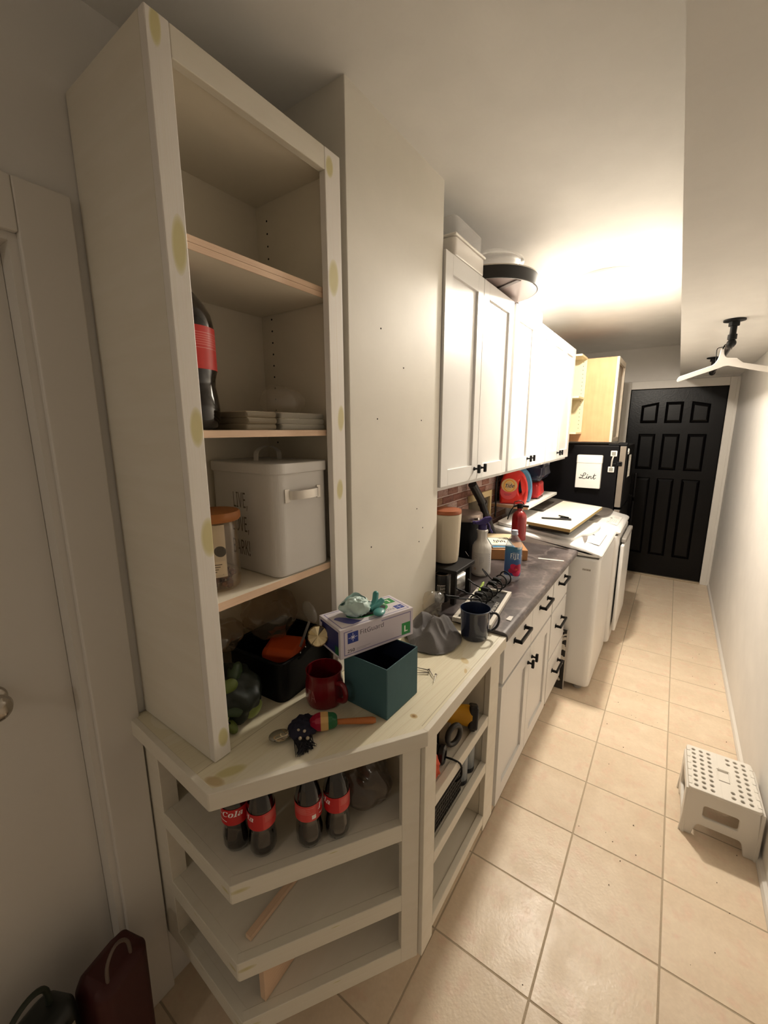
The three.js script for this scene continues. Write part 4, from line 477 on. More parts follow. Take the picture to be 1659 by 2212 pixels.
  // grey cloth: a bunched rag with long folds
  const cl = (() => { const n = 100, g = new THREE.PlaneGeometry(0.20, 0.24, n, n); g.rotateX(-Math.PI / 2); const p = g.attributes.position; for (let i = 0; i < p.count; i++) { let x = p.getX(i), z = p.getZ(i), u = x / 0.1, w = z / 0.12; const a = Math.atan2(w, u), sq = Math.max(Math.abs(u), Math.abs(w)) / Math.max(1e-6, Math.hypot(u, w)); u *= sq; w *= sq; x = u * 0.1; z = w * 0.12; const r = Math.sqrt(u * u + w * w) * (0.96 + 0.12 * noise.noise(Math.cos(a) * 1.3, Math.sin(a) * 1.3, 4)); const e = Math.max(0, 1 - r * r * 1.05); const bend = u * 2.1 + 0.5 * Math.sin(w * 2.2); const fold = Math.sin(bend * 2.6 + w * 0.9 + 1.2 * noise.noise(u * 1.5, w * 1.5, 2)), f2 = Math.abs(noise.noise(x * 18 - z * 9, z * 12 + x * 6, 6.1)); let y = 0.090 * Math.pow(e, 0.60) * (0.80 + 0.26 * fold - 0.45 * f2) + 0.02 * e * Math.max(0, 1 - 5 * ((u + 0.15) ** 2 + (w + 0.35) ** 2)); y = Math.max(0.0015 + 0.002 * (1 + noise.noise(x * 60, z * 60, 0)), y); const pull = 0.80 + 0.2 * (1 - e); p.setXYZ(i, x * pull, y, z * pull); } g.computeVertexNormals(); return g; })();
  one('grey_cloth', 'crumpled dark grey cloth rag on the worktop against the wall pier', 'cloth', xf(cl, -0.625, WT + 0.001, -1.185, 0, 0.5, 0), M({ color: new THREE.Color(0.17, 0.16, 0.158), roughness: 0.95, bumpMap: rep(fineBump, 6), bumpScale: 0.0012 }));
  const cb = crumple(new THREE.SphereGeometry(0.058, 48, 34).scale(0.6, 0.9, 1), 0.012, 24, 12); one('clear_bag', 'crumpled clear plastic bag against the pier behind the grey cloth', 'bag', clampY(xf(cb, -0.70, WT + 0.055, -1.325), WT + 0.001), MP({ color: 0xfaf6ee, transmission: 0.95, thickness: 0, roughness: 0.08, ior: 1.5 }));

  const nm2 = MP({ color: 0x101a33, roughness: 0.22, clearcoat: 0.8 }), em = thing('enamel_mug', 'navy blue enamel mug at the end of the worktop', 'mug', null, [-0.508, WT + 0.001, -1.274], 0.15);
  part('body', lathe([[0, 0.002], [0.042, 0], [0.046, 0.004], [0.0475, 0.02], [0.050, 0.098], [0.0515, 0.103], [0.0525, 0.1055], [0.0505, 0.1065], [0.049, 0.101], [0.0460, 0.02], [0.043, 0.006], [0, 0.004]], 56), nm2, em); part('rim', xf(new THREE.TorusGeometry(0.0515, 0.0013, 8, 56), 0, 0.1057, 0, Math.PI / 2, 0, 0), M({ color: 0x39445a, roughness: 0.25 }), em);
  part('handle', tube([[0.046, 0.086, -0.018], [0.064, 0.088, -0.026], [0.076, 0.072, -0.031], [0.072, 0.043, -0.029], [0.056, 0.025, -0.022], [0.044, 0.027, -0.017]], 0.0042, 34, 10), M({ color: 0x0c0f18, roughness: 0.3 }), em);
}
// ------------------------------------------------------------------ things on the laminate counter
const CT = 0.9145;
{
  const pr = [-0.6, 1.0];
  const st = thing('black_riser', 'small black wooden riser stand under the cream canister', 'stand'), bw = MP({ color: 0x14110f, roughness: 0.5, specularIntensity: 0.5 });
  part('top', bx(-0.842, -0.655, 1.046, 1.062, -1.615, -1.432, 0.003), bw, st); for (const [x, z] of [[-0.675, -1.452], [-0.675, -1.595], [-0.822, -1.452], [-0.822, -1.595]]) part('leg', bx(x - 0.010, x + 0.010, CT, 1.046, z - 0.010, z + 0.010, 0.002), bw, st); rebase(st);
  const cn = thing('cream_canister', 'tall cream ceramic canister with a wooden lid on the black riser', 'canister', null, [-0.752, 1.0625, -1.528]);
  part('body', lathe([[0, 0], [0.042, 0], [0.050, 0.006], [0.054, 0.03], [0.0605, 0.195], [0.0605, 0.208], [0, 0.208]], 56), M({ color: new THREE.Color(0.62, 0.54, 0.41), roughness: 0.45, bumpMap: rep(fineBump, 1), bumpScale: 0.0005 }), cn); part('lid', lathe([[0, 0.209], [0.0595, 0.209], [0.0605, 0.212], [0.0605, 0.222], [0.0585, 0.2245], [0, 0.2255]], 56), M({ map: rep(mapleT, 1, 2), color: 0xb0714a, roughness: 0.5 }), cn, 'reddish wooden lid');
  const canS = (label, txt, x, z, turn) => { const c = thing('coffee_tin', label, 'tin', 'black lettered tins under the riser', [x, CT, z], turn); part('body', lathe([[0, 0], [0.029, 0], [0.031, 0.003], [0.031, 0.108], [0.028, 0.114], [0, 0.114]], 40), M({ color: 0x1a1918, roughness: 0.4 }), c); part('rim', [xf(new THREE.TorusGeometry(0.026, 0.0018, 8, 40), 0, 0.1145, 0, Math.PI / 2, 0, 0), cyl(0.024, 0.024, 0.001, 0, 0.1125, 0)], M({ color: 0xb39b84, metalness: 0.9, roughness: 0.3 }), c, 'bare metal can top'); const g = new THREE.CylinderGeometry(0.0313, 0.0313, 0.05, 32, 1, true, -0.95, 1.9); part('lettering', g.translate(0, 0.062, 0), M({ map: canvasTex(512, 256, (q) => { q.fillStyle = '#1a1918'; q.fillRect(0, 0, 512, 256); q.fillStyle = '#e4dfd6'; q.save(); q.scale(0.55, 1.35); q.font = '165px sans-serif'; q.fillText(txt, 60, 165); q.restore(); }), roughness: 0.45 }), c, 'thin white capitals'); return c; };
  canS('black tin with thin white capitals, standing at the pier side of the riser', 'COFFEE', -0.735, -1.464, 0.65); canS('black tin with thin white capitals, standing between the riser legs', 'CREAM', -0.796, -1.545, 0.75);
  const cup = thing('clear_cup', 'clear plastic cup lying on its side by the riser legs', 'cup'); { const g = lathe([[0, 0.0], [0.028, 0.0], [0.030, 0.004], [0.040, 0.105], [0.042, 0.108], [0.0405, 0.109], [0.0385, 0.105], [0.0288, 0.006], [0, 0.004]], 48); part('body', xf(g.scale(1, 1.3, 1), -0.728, CT + 0.0445, -1.505, -Math.PI / 2 - 0.08, 0, 0), MP({ color: 0xf4f2ee, transmission: 0.75, thickness: 0, roughness: 0.12 }), cup); rebase(cup); }

  const bc = thing('black_canister', 'large black canister with a brushed metal lid behind the cream canister', 'canister', null, [-0.860, CT, -1.945]);
  part('body', lathe([[0, 0], [0.074, 0], [0.080, 0.006], [0.092, 0.245], [0.092, 0.252], [0, 0.252]], 56), MP({ color: 0x08080a, roughness: 0.45, specularIntensity: 0.35 }), bc); part('lid', lathe([[0.094, 0.246], [0.0955, 0.250], [0.095, 0.272], [0.091, 0.279], [0.07, 0.281], [0, 0.279]], 56), M({ color: 0x8f8178, metalness: 0.8, roughness: 0.32 }), bc, 'brushed metal lid'); part('latch', [bar([0.078, 0.262, 0.05], [0.104, 0.266, 0.056], 0.006)], chromeM, bc); part('bail', tube([[0.04, 0.10, 0.066], [0.055, 0.085, 0.072], [0.06, 0.07, 0.06]], 0.0015, 12), chromeM, bc);
  one('flat_pan', 'dark flat griddle pan leaning behind the two canisters', 'pan', mg(xf(bx(-0.012, 0.0, 0, 0.26, -0.13, 0.13, 0.01, 2), -1.02, CT + 0.02, -1.80, 0, 0, -0.08), bx(-1.035, -1.01, 1.185, 1.20, -1.86, -1.80, 0.004)), M({ color: 0x1d1917, roughness: 0.5 }));
  one('vacuum_wand', 'black plastic vacuum wand leaning against the splashback', 'wand', mg(bar([-0.992, 1.285, -2.352], [-0.972, 1.16, -2.47], 0.026), bar([-0.975, 1.17, -2.46], [-0.915, CT + 0.024, -2.532], 0.022, 0.026), bar([-0.972, 1.155, -2.474], [-0.97, 1.145, -2.484], 0.030)), M({ color: 0x121116, roughness: 0.42 }));

  const sb = thing('spray_bottle', 'white spray bottle with a purple trigger head', 'spray bottle', null, [-0.722, CT, -1.858], 0.55);
  part('body', lathe([[0, 0], [0.041, 0], [0.046, 0.006], [0.046, 0.132], [0.0445, 0.144], [0.037, 0.158], [0.027, 0.170], [0.023, 0.182], [0.0235, 0.206], [0.0275, 0.214], [0.0275, 0.222], [0.018, 0.226], [0, 0.226]], 44, 1.0), M({ color: 0xe0dcd5, roughness: 0.35 }), sb);
  const lb = new THREE.CylinderGeometry(0.0463, 0.0463, 0.105, 40, 1, true, -1.1, 2.2); part('print', lb.translate(0, 0.065, 0), M({ map: canvasTex(512, 512, (g) => { g.fillStyle = '#d3cfca'; g.fillRect(0, 0, 512, 512); g.fillStyle = '#9a97a0'; for (let i = 0; i < 16; i++) { g.fillRect(190, 120 + i * 20, 5, 0); g.fillRect(180 + (i % 4) * 30, 90, 6, 200 - (i % 4) * 26); } g.fillStyle = '#6d6c86'; for (let i = 0; i < 9; i++) g.fillRect(430, 40 + i * 46, 20, 16); g.fillStyle = '#c8b3a0'; g.beginPath(); g.arc(60, 390, 34, 0, 7); g.fill(); g.strokeStyle = '#8c8a96'; g.lineWidth = 6; g.beginPath(); g.moveTo(40, 60); g.lineTo(120, 90); g.moveTo(40, 120); g.lineTo(110, 130); g.stroke(); }), roughness: 0.45 }), sb, 'faint grey printed directions');
  const pu = M({ color: 0x352a66, roughness: 0.35 }); part('collar', lathe([[0.0155, 0.224], [0.021, 0.226], [0.0205, 0.246], [0.014, 0.25], [0, 0.25]], 28), pu, sb); const hd = ext(shp([[-0.035, 0.252], [-0.038, 0.262], [-0.018, 0.266], [0.01, 0.284], [0.035, 0.288], [0.042, 0.280], [0.030, 0.264], [0.016, 0.255], [0.012, 0.246], [-0.012, 0.246]]), 0.018, 0.003, { bevelSegments: 2 }); part('head', hd.translate(0, 0, -0.009), pu, sb); part('trigger', tube([[0.020, 0.262, 0], [0.030, 0.245, 0], [0.036, 0.225, 0], [0.046, 0.208, 0]], 0.005, 18, 8), pu, sb); part('nozzle', bar([-0.036, 0.258, 0], [-0.048, 0.257, 0], 0.008), pu, sb);

  // water bottle
  const fb = thing('water_bottle', 'clear square water bottle with a blue label and pink flower', 'bottle', null, [-0.577, CT, -1.892], 0.10), sq = (r, y) => [r, y];
  const loft = (rows, n = 48, k = 5) => { const pos = [], idx = [], uv = []; rows.forEach(([r, y, e], j) => { for (let i = 0; i <= n; i++) { const a = i / n * Math.PI * 2, c = Math.cos(a), s = Math.sin(a), ex = e ?? k, q = Math.pow(Math.pow(Math.abs(c), ex) + Math.pow(Math.abs(s), ex), -1 / ex); pos.push(r * q * c, y, r * q * s); uv.push(i / n, y); if (i < n && j < rows.length - 1) { const b = j * (n + 1) + i; idx.push(b, b + n + 1, b + 1, b + 1, b + n + 1, b + n + 2); } } }); const g = new THREE.BufferGeometry(); g.setAttribute('position', new THREE.BufferAttribute(new Float32Array(pos), 3)); g.setAttribute('uv', new THREE.BufferAttribute(new Float32Array(uv), 2)); g.setIndex(idx); g.computeVertexNormals(); return g; };
  part('body', loft([[0.001, 0.004], [0.030, 0.002], [0.0355, 0.006], [0.0368, 0.02], [0.0368, 0.150, 4], [0.036, 0.164, 3], [0.030, 0.184, 2.4], [0.019, 0.2, 2], [0.0135, 0.208, 2], [0.0125, 0.218, 2]]), MP({ color: 0xeef2f6, transmission: 0.9, thickness: 0, roughness: 0.05 }), fb);
  part('cap', lathe([[0.014, 0.212], [0.0158, 0.214], [0.0158, 0.219], [0.014, 0.2205], [0.0138, 0.234], [0, 0.2355]], 24), M({ color: 0xc4c8da, roughness: 0.35 }), fb);
  const fl = canvasTex(512, 1024, (g, w, h) => { const gr = g.createLinearGradient(0, 0, 0, h); gr.addColorStop(0, '#4e8aa4'); gr.addColorStop(0.25, '#4a75a8'); gr.addColorStop(1, '#40558f'); g.fillStyle = gr; g.fillRect(0, 0, w, h); g.fillStyle = '#c9d6de'; g.fillRect(330, 0, 182, 70); g.fillStyle = '#eef2f4'; g.font = 'bold 190px sans-serif'; g.save(); g.translate(150, 400); g.scale(0.72, 1.25); g.fillText('FIJI', 0, 0); g.restore(); g.fillRect(150, 424, 260, 6); g.font = '44px sans-serif'; g.fillText('natural', 210, 216); seed = 77; for (let k = 0; k < 5; k++) { const a = k * 1.257 + 0.3; g.fillStyle = ['#d0214f', '#e2325f', '#c01c47', '#dc2b58', '#b81a40'][k]; g.beginPath(); g.ellipse(330 + 96 * Math.cos(a), 800 + 110 * Math.sin(a), 120, 96, a, 0, 7); g.fill(); } g.fillStyle = '#d9663a'; g.beginPath(); g.arc(330, 780, 28, 0, 7); g.fill(); });
  { const n = 30, pos = [], uv = [], idx = []; for (let i = 0; i <= n; i++) { const a = 2.42 - i / n * 2.2, c = Math.cos(a), s = Math.sin(a), q = 0.0374 * Math.pow(Math.pow(Math.abs(c), 4.6) + Math.pow(Math.abs(s), 4.6), -1 / 4.6); for (const [y, v] of [[0.022, 0], [0.162, 1]]) { pos.push(q * c, y, q * s); uv.push(i / n, v); } if (i < n) idx.push(2 * i, 2 * i + 2, 2 * i + 1, 2 * i + 1, 2 * i + 2, 2 * i + 3); } const g = new THREE.BufferGeometry(); g.setAttribute('position', new THREE.BufferAttribute(new Float32Array(pos), 3)); g.setAttribute('uv', new THREE.BufferAttribute(new Float32Array(uv), 2)); g.setIndex(idx); g.computeVertexNormals(); part('paper_label', g, M({ map: fl, roughness: 0.35 }), fb, 'blue label with white capitals and a pink flower'); }

  // cardboard carton with papers and the extinguisher
  const cx = thing('cardboard_carton', 'flat brown cardboard carton lying on the counter', 'carton', null, [-0.762, CT, -2.305], 0.48);   // long axis along local z
  part('box', bx(-0.10, 0.10, 0, 0.056, -0.18, 0.17, 0.002), M({ color: 0xa8774a, roughness: 0.75, bumpMap: rep(fineBump, 2), bumpScale: 0.0006 }), cx); part('flap', bx(-0.101, 0.101, 0.056, 0.058, -0.18, -0.06, 0.0005), M({ color: 0xcdb994, roughness: 0.7 }), cx, 'paler paper on top'); part('tape', bx(0.1002, 0.1006, 0.004, 0.05, -0.02, 0.02, 0), M({ color: 0x8f6038, roughness: 0.4 }), cx);
  const ins = (label, tex, y, x, z, a) => { const t = thing('booklet', label, 'booklet', null, [x, CT + y, z], a); part('pages', bx(-0.062, 0.062, 0, 0.006, -0.085, 0.085, 0.001), M({ color: 0xe4e0d8, roughness: 0.6 }), t); const g = new THREE.PlaneGeometry(0.12, 0.166); g.rotateX(-Math.PI / 2); part('cover', g.translate(0, 0.0062, 0), M({ map: tex, roughness: 0.4 }), t); };
  ins('blue-covered booklet on the cardboard carton', canvasTex(64, 64, (g) => { g.fillStyle = '#2f86b8'; g.fillRect(0, 0, 64, 64); g.fillStyle = '#dfe7e8'; g.fillRect(0, 46, 64, 6); }), 0.0585, -0.762, -2.232, 0.62);
  ins('white booklet with a dark and green print on top of the blue one', canvasTex(256, 256, (g) => { g.fillStyle = '#e8e6d8'; g.fillRect(0, 0, 256, 256); g.strokeStyle = '#1f4a48'; g.lineWidth = 14; g.strokeRect(4, 4, 248, 248); g.fillStyle = '#2b2f2a'; for (let i = 0; i < 6; i++) g.fillRect(60 + i * 24, 90 + (i % 2) * 16, 14, 60); g.fillStyle = '#7d9a4e'; g.fillRect(40, 170, 60, 14); g.fillRect(120, 60, 80, 8); }), 0.065, -0.770, -2.245, 0.52);
  const ex = thing('fire_extinguisher', 'small red fire extinguisher with a black head standing on the carton', 'fire extinguisher', null, [-0.706, CT + 0.0585, -2.385], 0.3), rm = MP({ color: 0x8c0f14, roughness: 0.3, clearcoat: 0.5 });
  part('cylinder', lathe([[0, 0], [0.036, 0], [0.041, 0.005], [0.041, 0.135], [0.038, 0.152], [0.027, 0.168], [0.0165, 0.176], [0.0155, 0.192], [0, 0.194]], 48), rm, ex); part('valve', [lathe([[0, 0.190], [0.017, 0.190], [0.0175, 0.208], [0.014, 0.214], [0, 0.215]], 24), bar([0.012, 0.203, 0], [0.048, 0.201, 0], 0.0065), bar([-0.010, 0.205, 0], [-0.036, 0.199, 0.008], 0.006)], blackPlastic, ex); part('lever', [tube([[-0.034, 0.224, 0.004], [-0.01, 0.232, 0], [0.010, 0.228, -0.002], [0.022, 0.21, -0.003]], 0.0028, 20, 6), tube([[-0.034, 0.224, 0.004], [-0.034, 0.206, 0.006]], 0.002, 6, 6)], M({ color: 0x1a1012, roughness: 0.4 }), ex); part('pin', tube([[-0.006, 0.214, 0.010], [0.004, 0.234, 0.010], [0.012, 0.226, 0.010]], 0.0014, 14, 6), M({ color: 0xa03a34, roughness: 0.4 }), ex); part('strap', [tube([[-0.034, 0.200, 0.008], [-0.05, 0.175, 0.014], [-0.062, 0.14, 0.018], [-0.066, 0.122, 0.02]], 0.0032, 20, 6)], blackPlastic, ex);
  one('paper_strip', 'thin white paper strip on the counter near the washing machine', 'paper', xf(bx(-0.065, 0.065, 0, 0.0015, -0.008, 0.008, 0), -0.493, CT + 0.0004, -2.285, 0, 0.22, 0), M({ color: 0xcfc8bf, roughness: 0.5 }));
  one('paper_scrap', 'tiny torn white scrap on the counter front edge', 'scrap', slab([[-0.452, -1.435], [-0.432, -1.432], [-0.436, -1.475], [-0.45, -1.47]], CT + 0.0003, CT + 0.0018, 0.0003), M({ color: 0xd8d3cc, roughness: 0.6 }));

  // chalkboard sign and coiled wire rack
  const sg = thing('chalkboard_sign', 'white-framed chalkboard sign lying on the counter under the wire rack', 'sign', null, [-0.560, CT, -1.492], 0.115);
  const wf = M({ color: 0xd2ccbf, roughness: 0.5 }); for (const g of [bx(-0.072, -0.057, 0, 0.017, -0.175, 0.175, 0.002), bx(0.057, 0.072, 0, 0.017, -0.175, 0.175, 0.002), bx(-0.057, 0.057, 0, 0.017, -0.175, -0.160, 0.002), bx(-0.057, 0.057, 0, 0.017, 0.160, 0.175, 0.002)]) part('frame_rail', g, wf, sg); part('board', bx(-0.058, 0.058, 0.004, 0.011, -0.161, 0.161, 0), M({ color: 0x24221f, roughness: 0.8 }), sg);
  { const g = new THREE.PlaneGeometry(0.30, 0.112); g.rotateX(-Math.PI / 2); g.rotateY(Math.PI / 2); part('chalk_lettering', g.translate(0, 0.0113, 0), M({ map: canvasTex(768, 288, (q) => { q.fillStyle = '#262421'; q.fillRect(0, 0, 768, 288); q.fillStyle = '#dad6cc'; q.font = '50px sans-serif'; q.fillText('• OPEN DAILY', 210, 274); q.strokeStyle = 'rgba(200,196,186,0.4)'; q.lineWidth = 3; q.beginPath(); q.moveTo(640, 200); q.lineTo(690, 180); q.stroke(); }), roughness: 0.85 }), sg, 'white chalk lettering'); }
  const wr = thing('wire_rack', 'black coiled wire mug rack lying on the chalkboard sign', 'rack'); const hel = []; for (let i = 0; i <= 150; i++) { const t = i / 150, a = t * 6.5 * Math.PI * 2; hel.push([-0.562 + 0.028 * Math.cos(a), CT + 0.048 + 0.026 * Math.sin(a), -1.40 - 0.36 * t]); } part('coil', tube(hel, 0.003, 420, 6), blackMetal, wr); for (const z of [-1.455, -1.52, -1.60, -1.655]) part('clamp', bx(-0.585, -0.552, CT + 0.058, CT + 0.074, z - 0.010, z + 0.010, 0.004), blackMetal, wr); [[-1.430, -1.342], [-1.455, -1.43], [-1.52, -1.545], [-1.62, -1.70]].forEach(([za, zb]) => part('prong', tube([[-0.556, CT + 0.058, za], [-0.60, CT + 0.064, za * 0.5 + zb * 0.5], [-0.640, CT + 0.074, zb], [-0.652, CT + 0.08, zb - 0.004], [-0.648, CT + 0.083, zb + 0.008], [-0.615, CT + 0.072, za * 0.45 + zb * 0.55 + 0.008]], 0.0028, 36, 6), blackMetal, wr)); rebase(wr);
  one('green_marker', 'slim lime green marker lying across the sign corner', 'marker', mg(bar([-0.640, CT + 0.024, -1.68], [-0.602, CT + 0.036, -1.535], 0.006), bar([-0.640, CT + 0.024, -1.68], [-0.644, CT + 0.0225, -1.70], 0.005, 0.003)), M({ color: 0xa6c05a, roughness: 0.4 }));
}
// ------------------------------------------------------------------ detergents and packs on the wall shelf
{
  const jug = (name, label, col, pos, turn, sc, main) => {
    const j = thing(name, label, 'detergent jug', null, pos, turn), pm = MP({ color: col, roughness: 0.28, clearcoat: 0.3 });
    const s = new THREE.Shape(); s.moveTo(-0.085, 0); s.lineTo(0.085, 0); s.bezierCurveTo(0.105, 0.03, 0.105, 0.12, 0.088, 0.17); s.bezierCurveTo(0.075, 0.215, 0.05, 0.238, 0.012, 0.242); s.lineTo(-0.035, 0.242); s.bezierCurveTo(-0.085, 0.205, -0.102, 0.11, -0.085, 0);
    const h = new THREE.Path(); h.moveTo(0.045, 0.075); h.bezierCurveTo(0.07, 0.09, 0.078, 0.14, 0.055, 0.175); h.bezierCurveTo(0.035, 0.17, 0.03, 0.10, 0.045, 0.075); s.holes.push(h);
    const g = ext(s, 0.07, 0.018, { bevelSegments: 5, curveSegments: 16 }); g.translate(0, 0, -0.035); g.scale(sc, sc, sc); part('body', toCreasedNormals(g, 0.9).translate(0, 0.0002, 0), pm, j); part('cap', cyl(0.026 * sc, 0.024 * sc, 0.03 * sc, -0.012 * sc, 0.241 * sc, 0), M({ color: main ? 0xc8301c : 0x2c5f8d, roughness: 0.4 }), j);
    if (main) print('paper_label', canvasTex(512, 512, (q) => { q.clearRect(0, 0, 512, 512); q.fillStyle = '#cf4a4e'; q.beginPath(); q.ellipse(240, 330, 200, 170, 0, 0, 7); q.fill(); q.fillStyle = '#d2b07c'; q.beginPath(); q.ellipse(250, 190, 190, 150, 0, 0, 7); q.fill(); q.strokeStyle = '#d8892c'; q.lineWidth = 20; q.beginPath(); q.arc(250, 200, 126, 0, 7); q.stroke(); q.strokeStyle = '#ecc84a'; q.lineWidth = 10; q.beginPath(); q.arc(250, 200, 104, 0, 7); q.stroke(); q.fillStyle = '#1f2b52'; q.font = 'italic bold 112px sans-serif'; q.fillText('Tide', 138, 240); q.fillStyle = 'rgba(70,30,60,0.5)'; q.fillRect(130, 380, 180, 12); q.fillRect(150, 404, 120, 10); }), 0.145 * sc, 0.165 * sc, [-0.026 * sc, 0.112 * sc, 0.0538 * sc], [0, 0, 0], j, { transparent: true, roughness: 0.35 });
    return j;
  };
  jug('detergent_jug', 'bright red detergent jug with a round yellow and orange logo on the wall shelf', 0xd02318, [-0.925, 1.0925, -2.925], 0.35, 1.0, true);
  jug('detergent_jug', 'light blue detergent jug behind the red one on the wall shelf', 0x4d87ad, [-0.932, 1.0925, -3.045], 0.35, 1.03, false);
  const red = thing('detergent_pouch', 'red detergent pouch lying on the wall shelf beside the blue jug', 'pouch'); { const g = crumple(new RoundedBoxGeometry(0.13, 0.12, 0.20, 10, 0.03), 0.012, 22, 3); part('pouch', xf(g, -0.875, 1.156, -3.27, 0, 0.1, 0.1), M({ color: 0xb3201f, roughness: 0.4 }), red); part('dark_base', bx(-0.93, -0.82, 1.0925, 1.105, -3.35, -3.19, 0.004), M({ color: 0x471216, roughness: 0.4 }), red, 'dark red base fold'); rebase(red); }
  const nv = crumple(new RoundedBoxGeometry(0.17, 0.13, 0.34, 12, 0.04), 0.022, 16, 7, true); one('navy_bag', 'crumpled dark navy plastic bag piled on top of the red pouch', 'bag', xf(nv, -0.89, 1.302, -3.33, 0, 0.1, 0), MP({ color: 0x15152f, roughness: 0.3, clearcoat: 0.3 }));
}
// ------------------------------------------------------------------ on top of the wall cabinets
{
  const y0 = 2.2325, t = thing('clear_tub', 'long clear plastic storage tub with a white lid, upside down on the wall cabinets', 'tub');
  const lid = ext(rshape(-0.985, 1.505, -0.737, 1.785, 0.02), 0.054, 0.006, { bevelSegments: 2 }); lid.rotateX(-Math.PI / 2); part('lid', lid.translate(0, y0 + 0.007, 0), M({ color: 0xe6e0d8, roughness: 0.35 }), t, 'milky white lid'); part('lip', bx(-0.990, -0.733, y0 + 0.067, y0 + 0.077, -1.789, -1.501, 0.004), M({ color: 0xece6dc, roughness: 0.35 }), t);
  const body = ext((() => { const a = rshape(-0.975, 1.512, -0.742, 1.778, 0.035); a.holes.push(rshape(-0.972, 1.515, -0.745, 1.775, 0.032)); return a; })(), 0.06, 0.002); body.rotateX(-Math.PI / 2); part('body', mg(body.translate(0, y0 + 0.079, 0), slab([[-0.97, -1.52], [-0.75, -1.52], [-0.75, -1.77], [-0.97, -1.77]], y0 + 0.139, y0 + 0.142, 0)), MP({ color: 0xffffff, transmission: 0.9, thickness: 0, roughness: 0.06, ior: 1.55 }), t, 'clear tub walls'); rebase(t);
  const d = thing('light_drum', 'round black-rimmed grey drum shade jutting over the wall cabinet doors', 'shade', null, [-0.808, y0 + 0.0005, -2.015]); const r = 0.222;
  part('rim', lathe([[r - 0.004, 0.002], [r, 0.003], [r, 0.052], [r - 0.003, 0.055], [r - 0.006, 0.052], [r - 0.006, 0.004]], 80), M({ color: 0x15110f, roughness: 0.35 }), d, 'black rim band'); part('top_edge', xf(new THREE.TorusGeometry(r - 0.002, 0.003, 8, 80), 0, 0.056, 0, Math.PI / 2, 0, 0), M({ color: 0xcfc6bb, roughness: 0.3 }), d); part('underside', lathe([[0, 0.012], [r - 0.03, 0.010], [r - 0.006, 0.002]], 80), M({ color: 0xb9a9a6, roughness: 0.3, metalness: 0.25 }), d, 'lilac-grey metal underside'); part('rib', xf(bx(-0.2, 0.2, 0.004, 0.009, -0.012, 0.012, 0.002), 0, 0, 0, 0, -0.5, 0), M({ color: 0x7d7472, roughness: 0.4, metalness: 0.3 }), d);
  const gb = thing('glass_dish', 'clear glass casserole dish stacked on the drum shade', 'dish', null, [-0.775, y0 + 0.060, -1.985]); part('bowl', lathe([[0, 0.0], [0.08, 0.0], [0.10, 0.01], [0.118, 0.05], [0.132, 0.054], [0.132, 0.06], [0.116, 0.057], [0.096, 0.013], [0.078, 0.005], [0, 0.005]], 56), glassM, gb); part('lid', lathe([[0.13, 0.061], [0.118, 0.066], [0.09, 0.085], [0.04, 0.096], [0, 0.098], [0, 0.101], [0.042, 0.099], [0.093, 0.088], [0.122, 0.069], [0.132, 0.064]], 56), glassM, gb); part('handle', tube([[-0.02, 0.100, 0], [-0.012, 0.118, 0], [0.012, 0.118, 0], [0.02, 0.100, 0]], 0.005, 16), glassM, gb);
  const fo = thing('foil_carton', 'long white patterned wrap carton on the edge of the wall cabinets', 'carton'); part('carton', bx(-0.79, -0.738, y0 + 0.0005, y0 + 0.052, -2.70, -2.245, 0.003), M({ color: 0xcfc8bf, roughness: 0.5 }), fo); print('front_print', canvasTex(1024, 128, (g) => { g.fillStyle = '#ddd6cc'; g.fillRect(0, 0, 1024, 128); g.strokeStyle = '#f6f2ea'; g.lineWidth = 7; for (let i = 0; i < 46; i++) { g.beginPath(); g.moveTo(i * 24 - 40, 128); g.quadraticCurveTo(i * 24 + 10, 60, i * 24 + 4, 0); g.stroke(); } }), 0.45, 0.048, [-0.7375, y0 + 0.026, -2.4725], [0, Math.PI / 2, 0], fo); rebase(fo);
  one('wrap_carton', 'second slim white wrap carton with grey edge behind the patterned one', 'carton', bx(-0.865, -0.80, y0 + 0.0005, y0 + 0.075, -2.72, -2.26, 0.004), M({ color: 0xb9afa6, roughness: 0.5 })); one('paper_roll', 'grey-white paper roll lying along the cabinet tops behind the cartons', 'roll', bar([-0.915, y0 + 0.0465, -2.25], [-0.915, y0 + 0.0465, -2.78], 0.046, 0.046, 32), M({ color: 0xc4c1b6, roughness: 0.6 }));
}
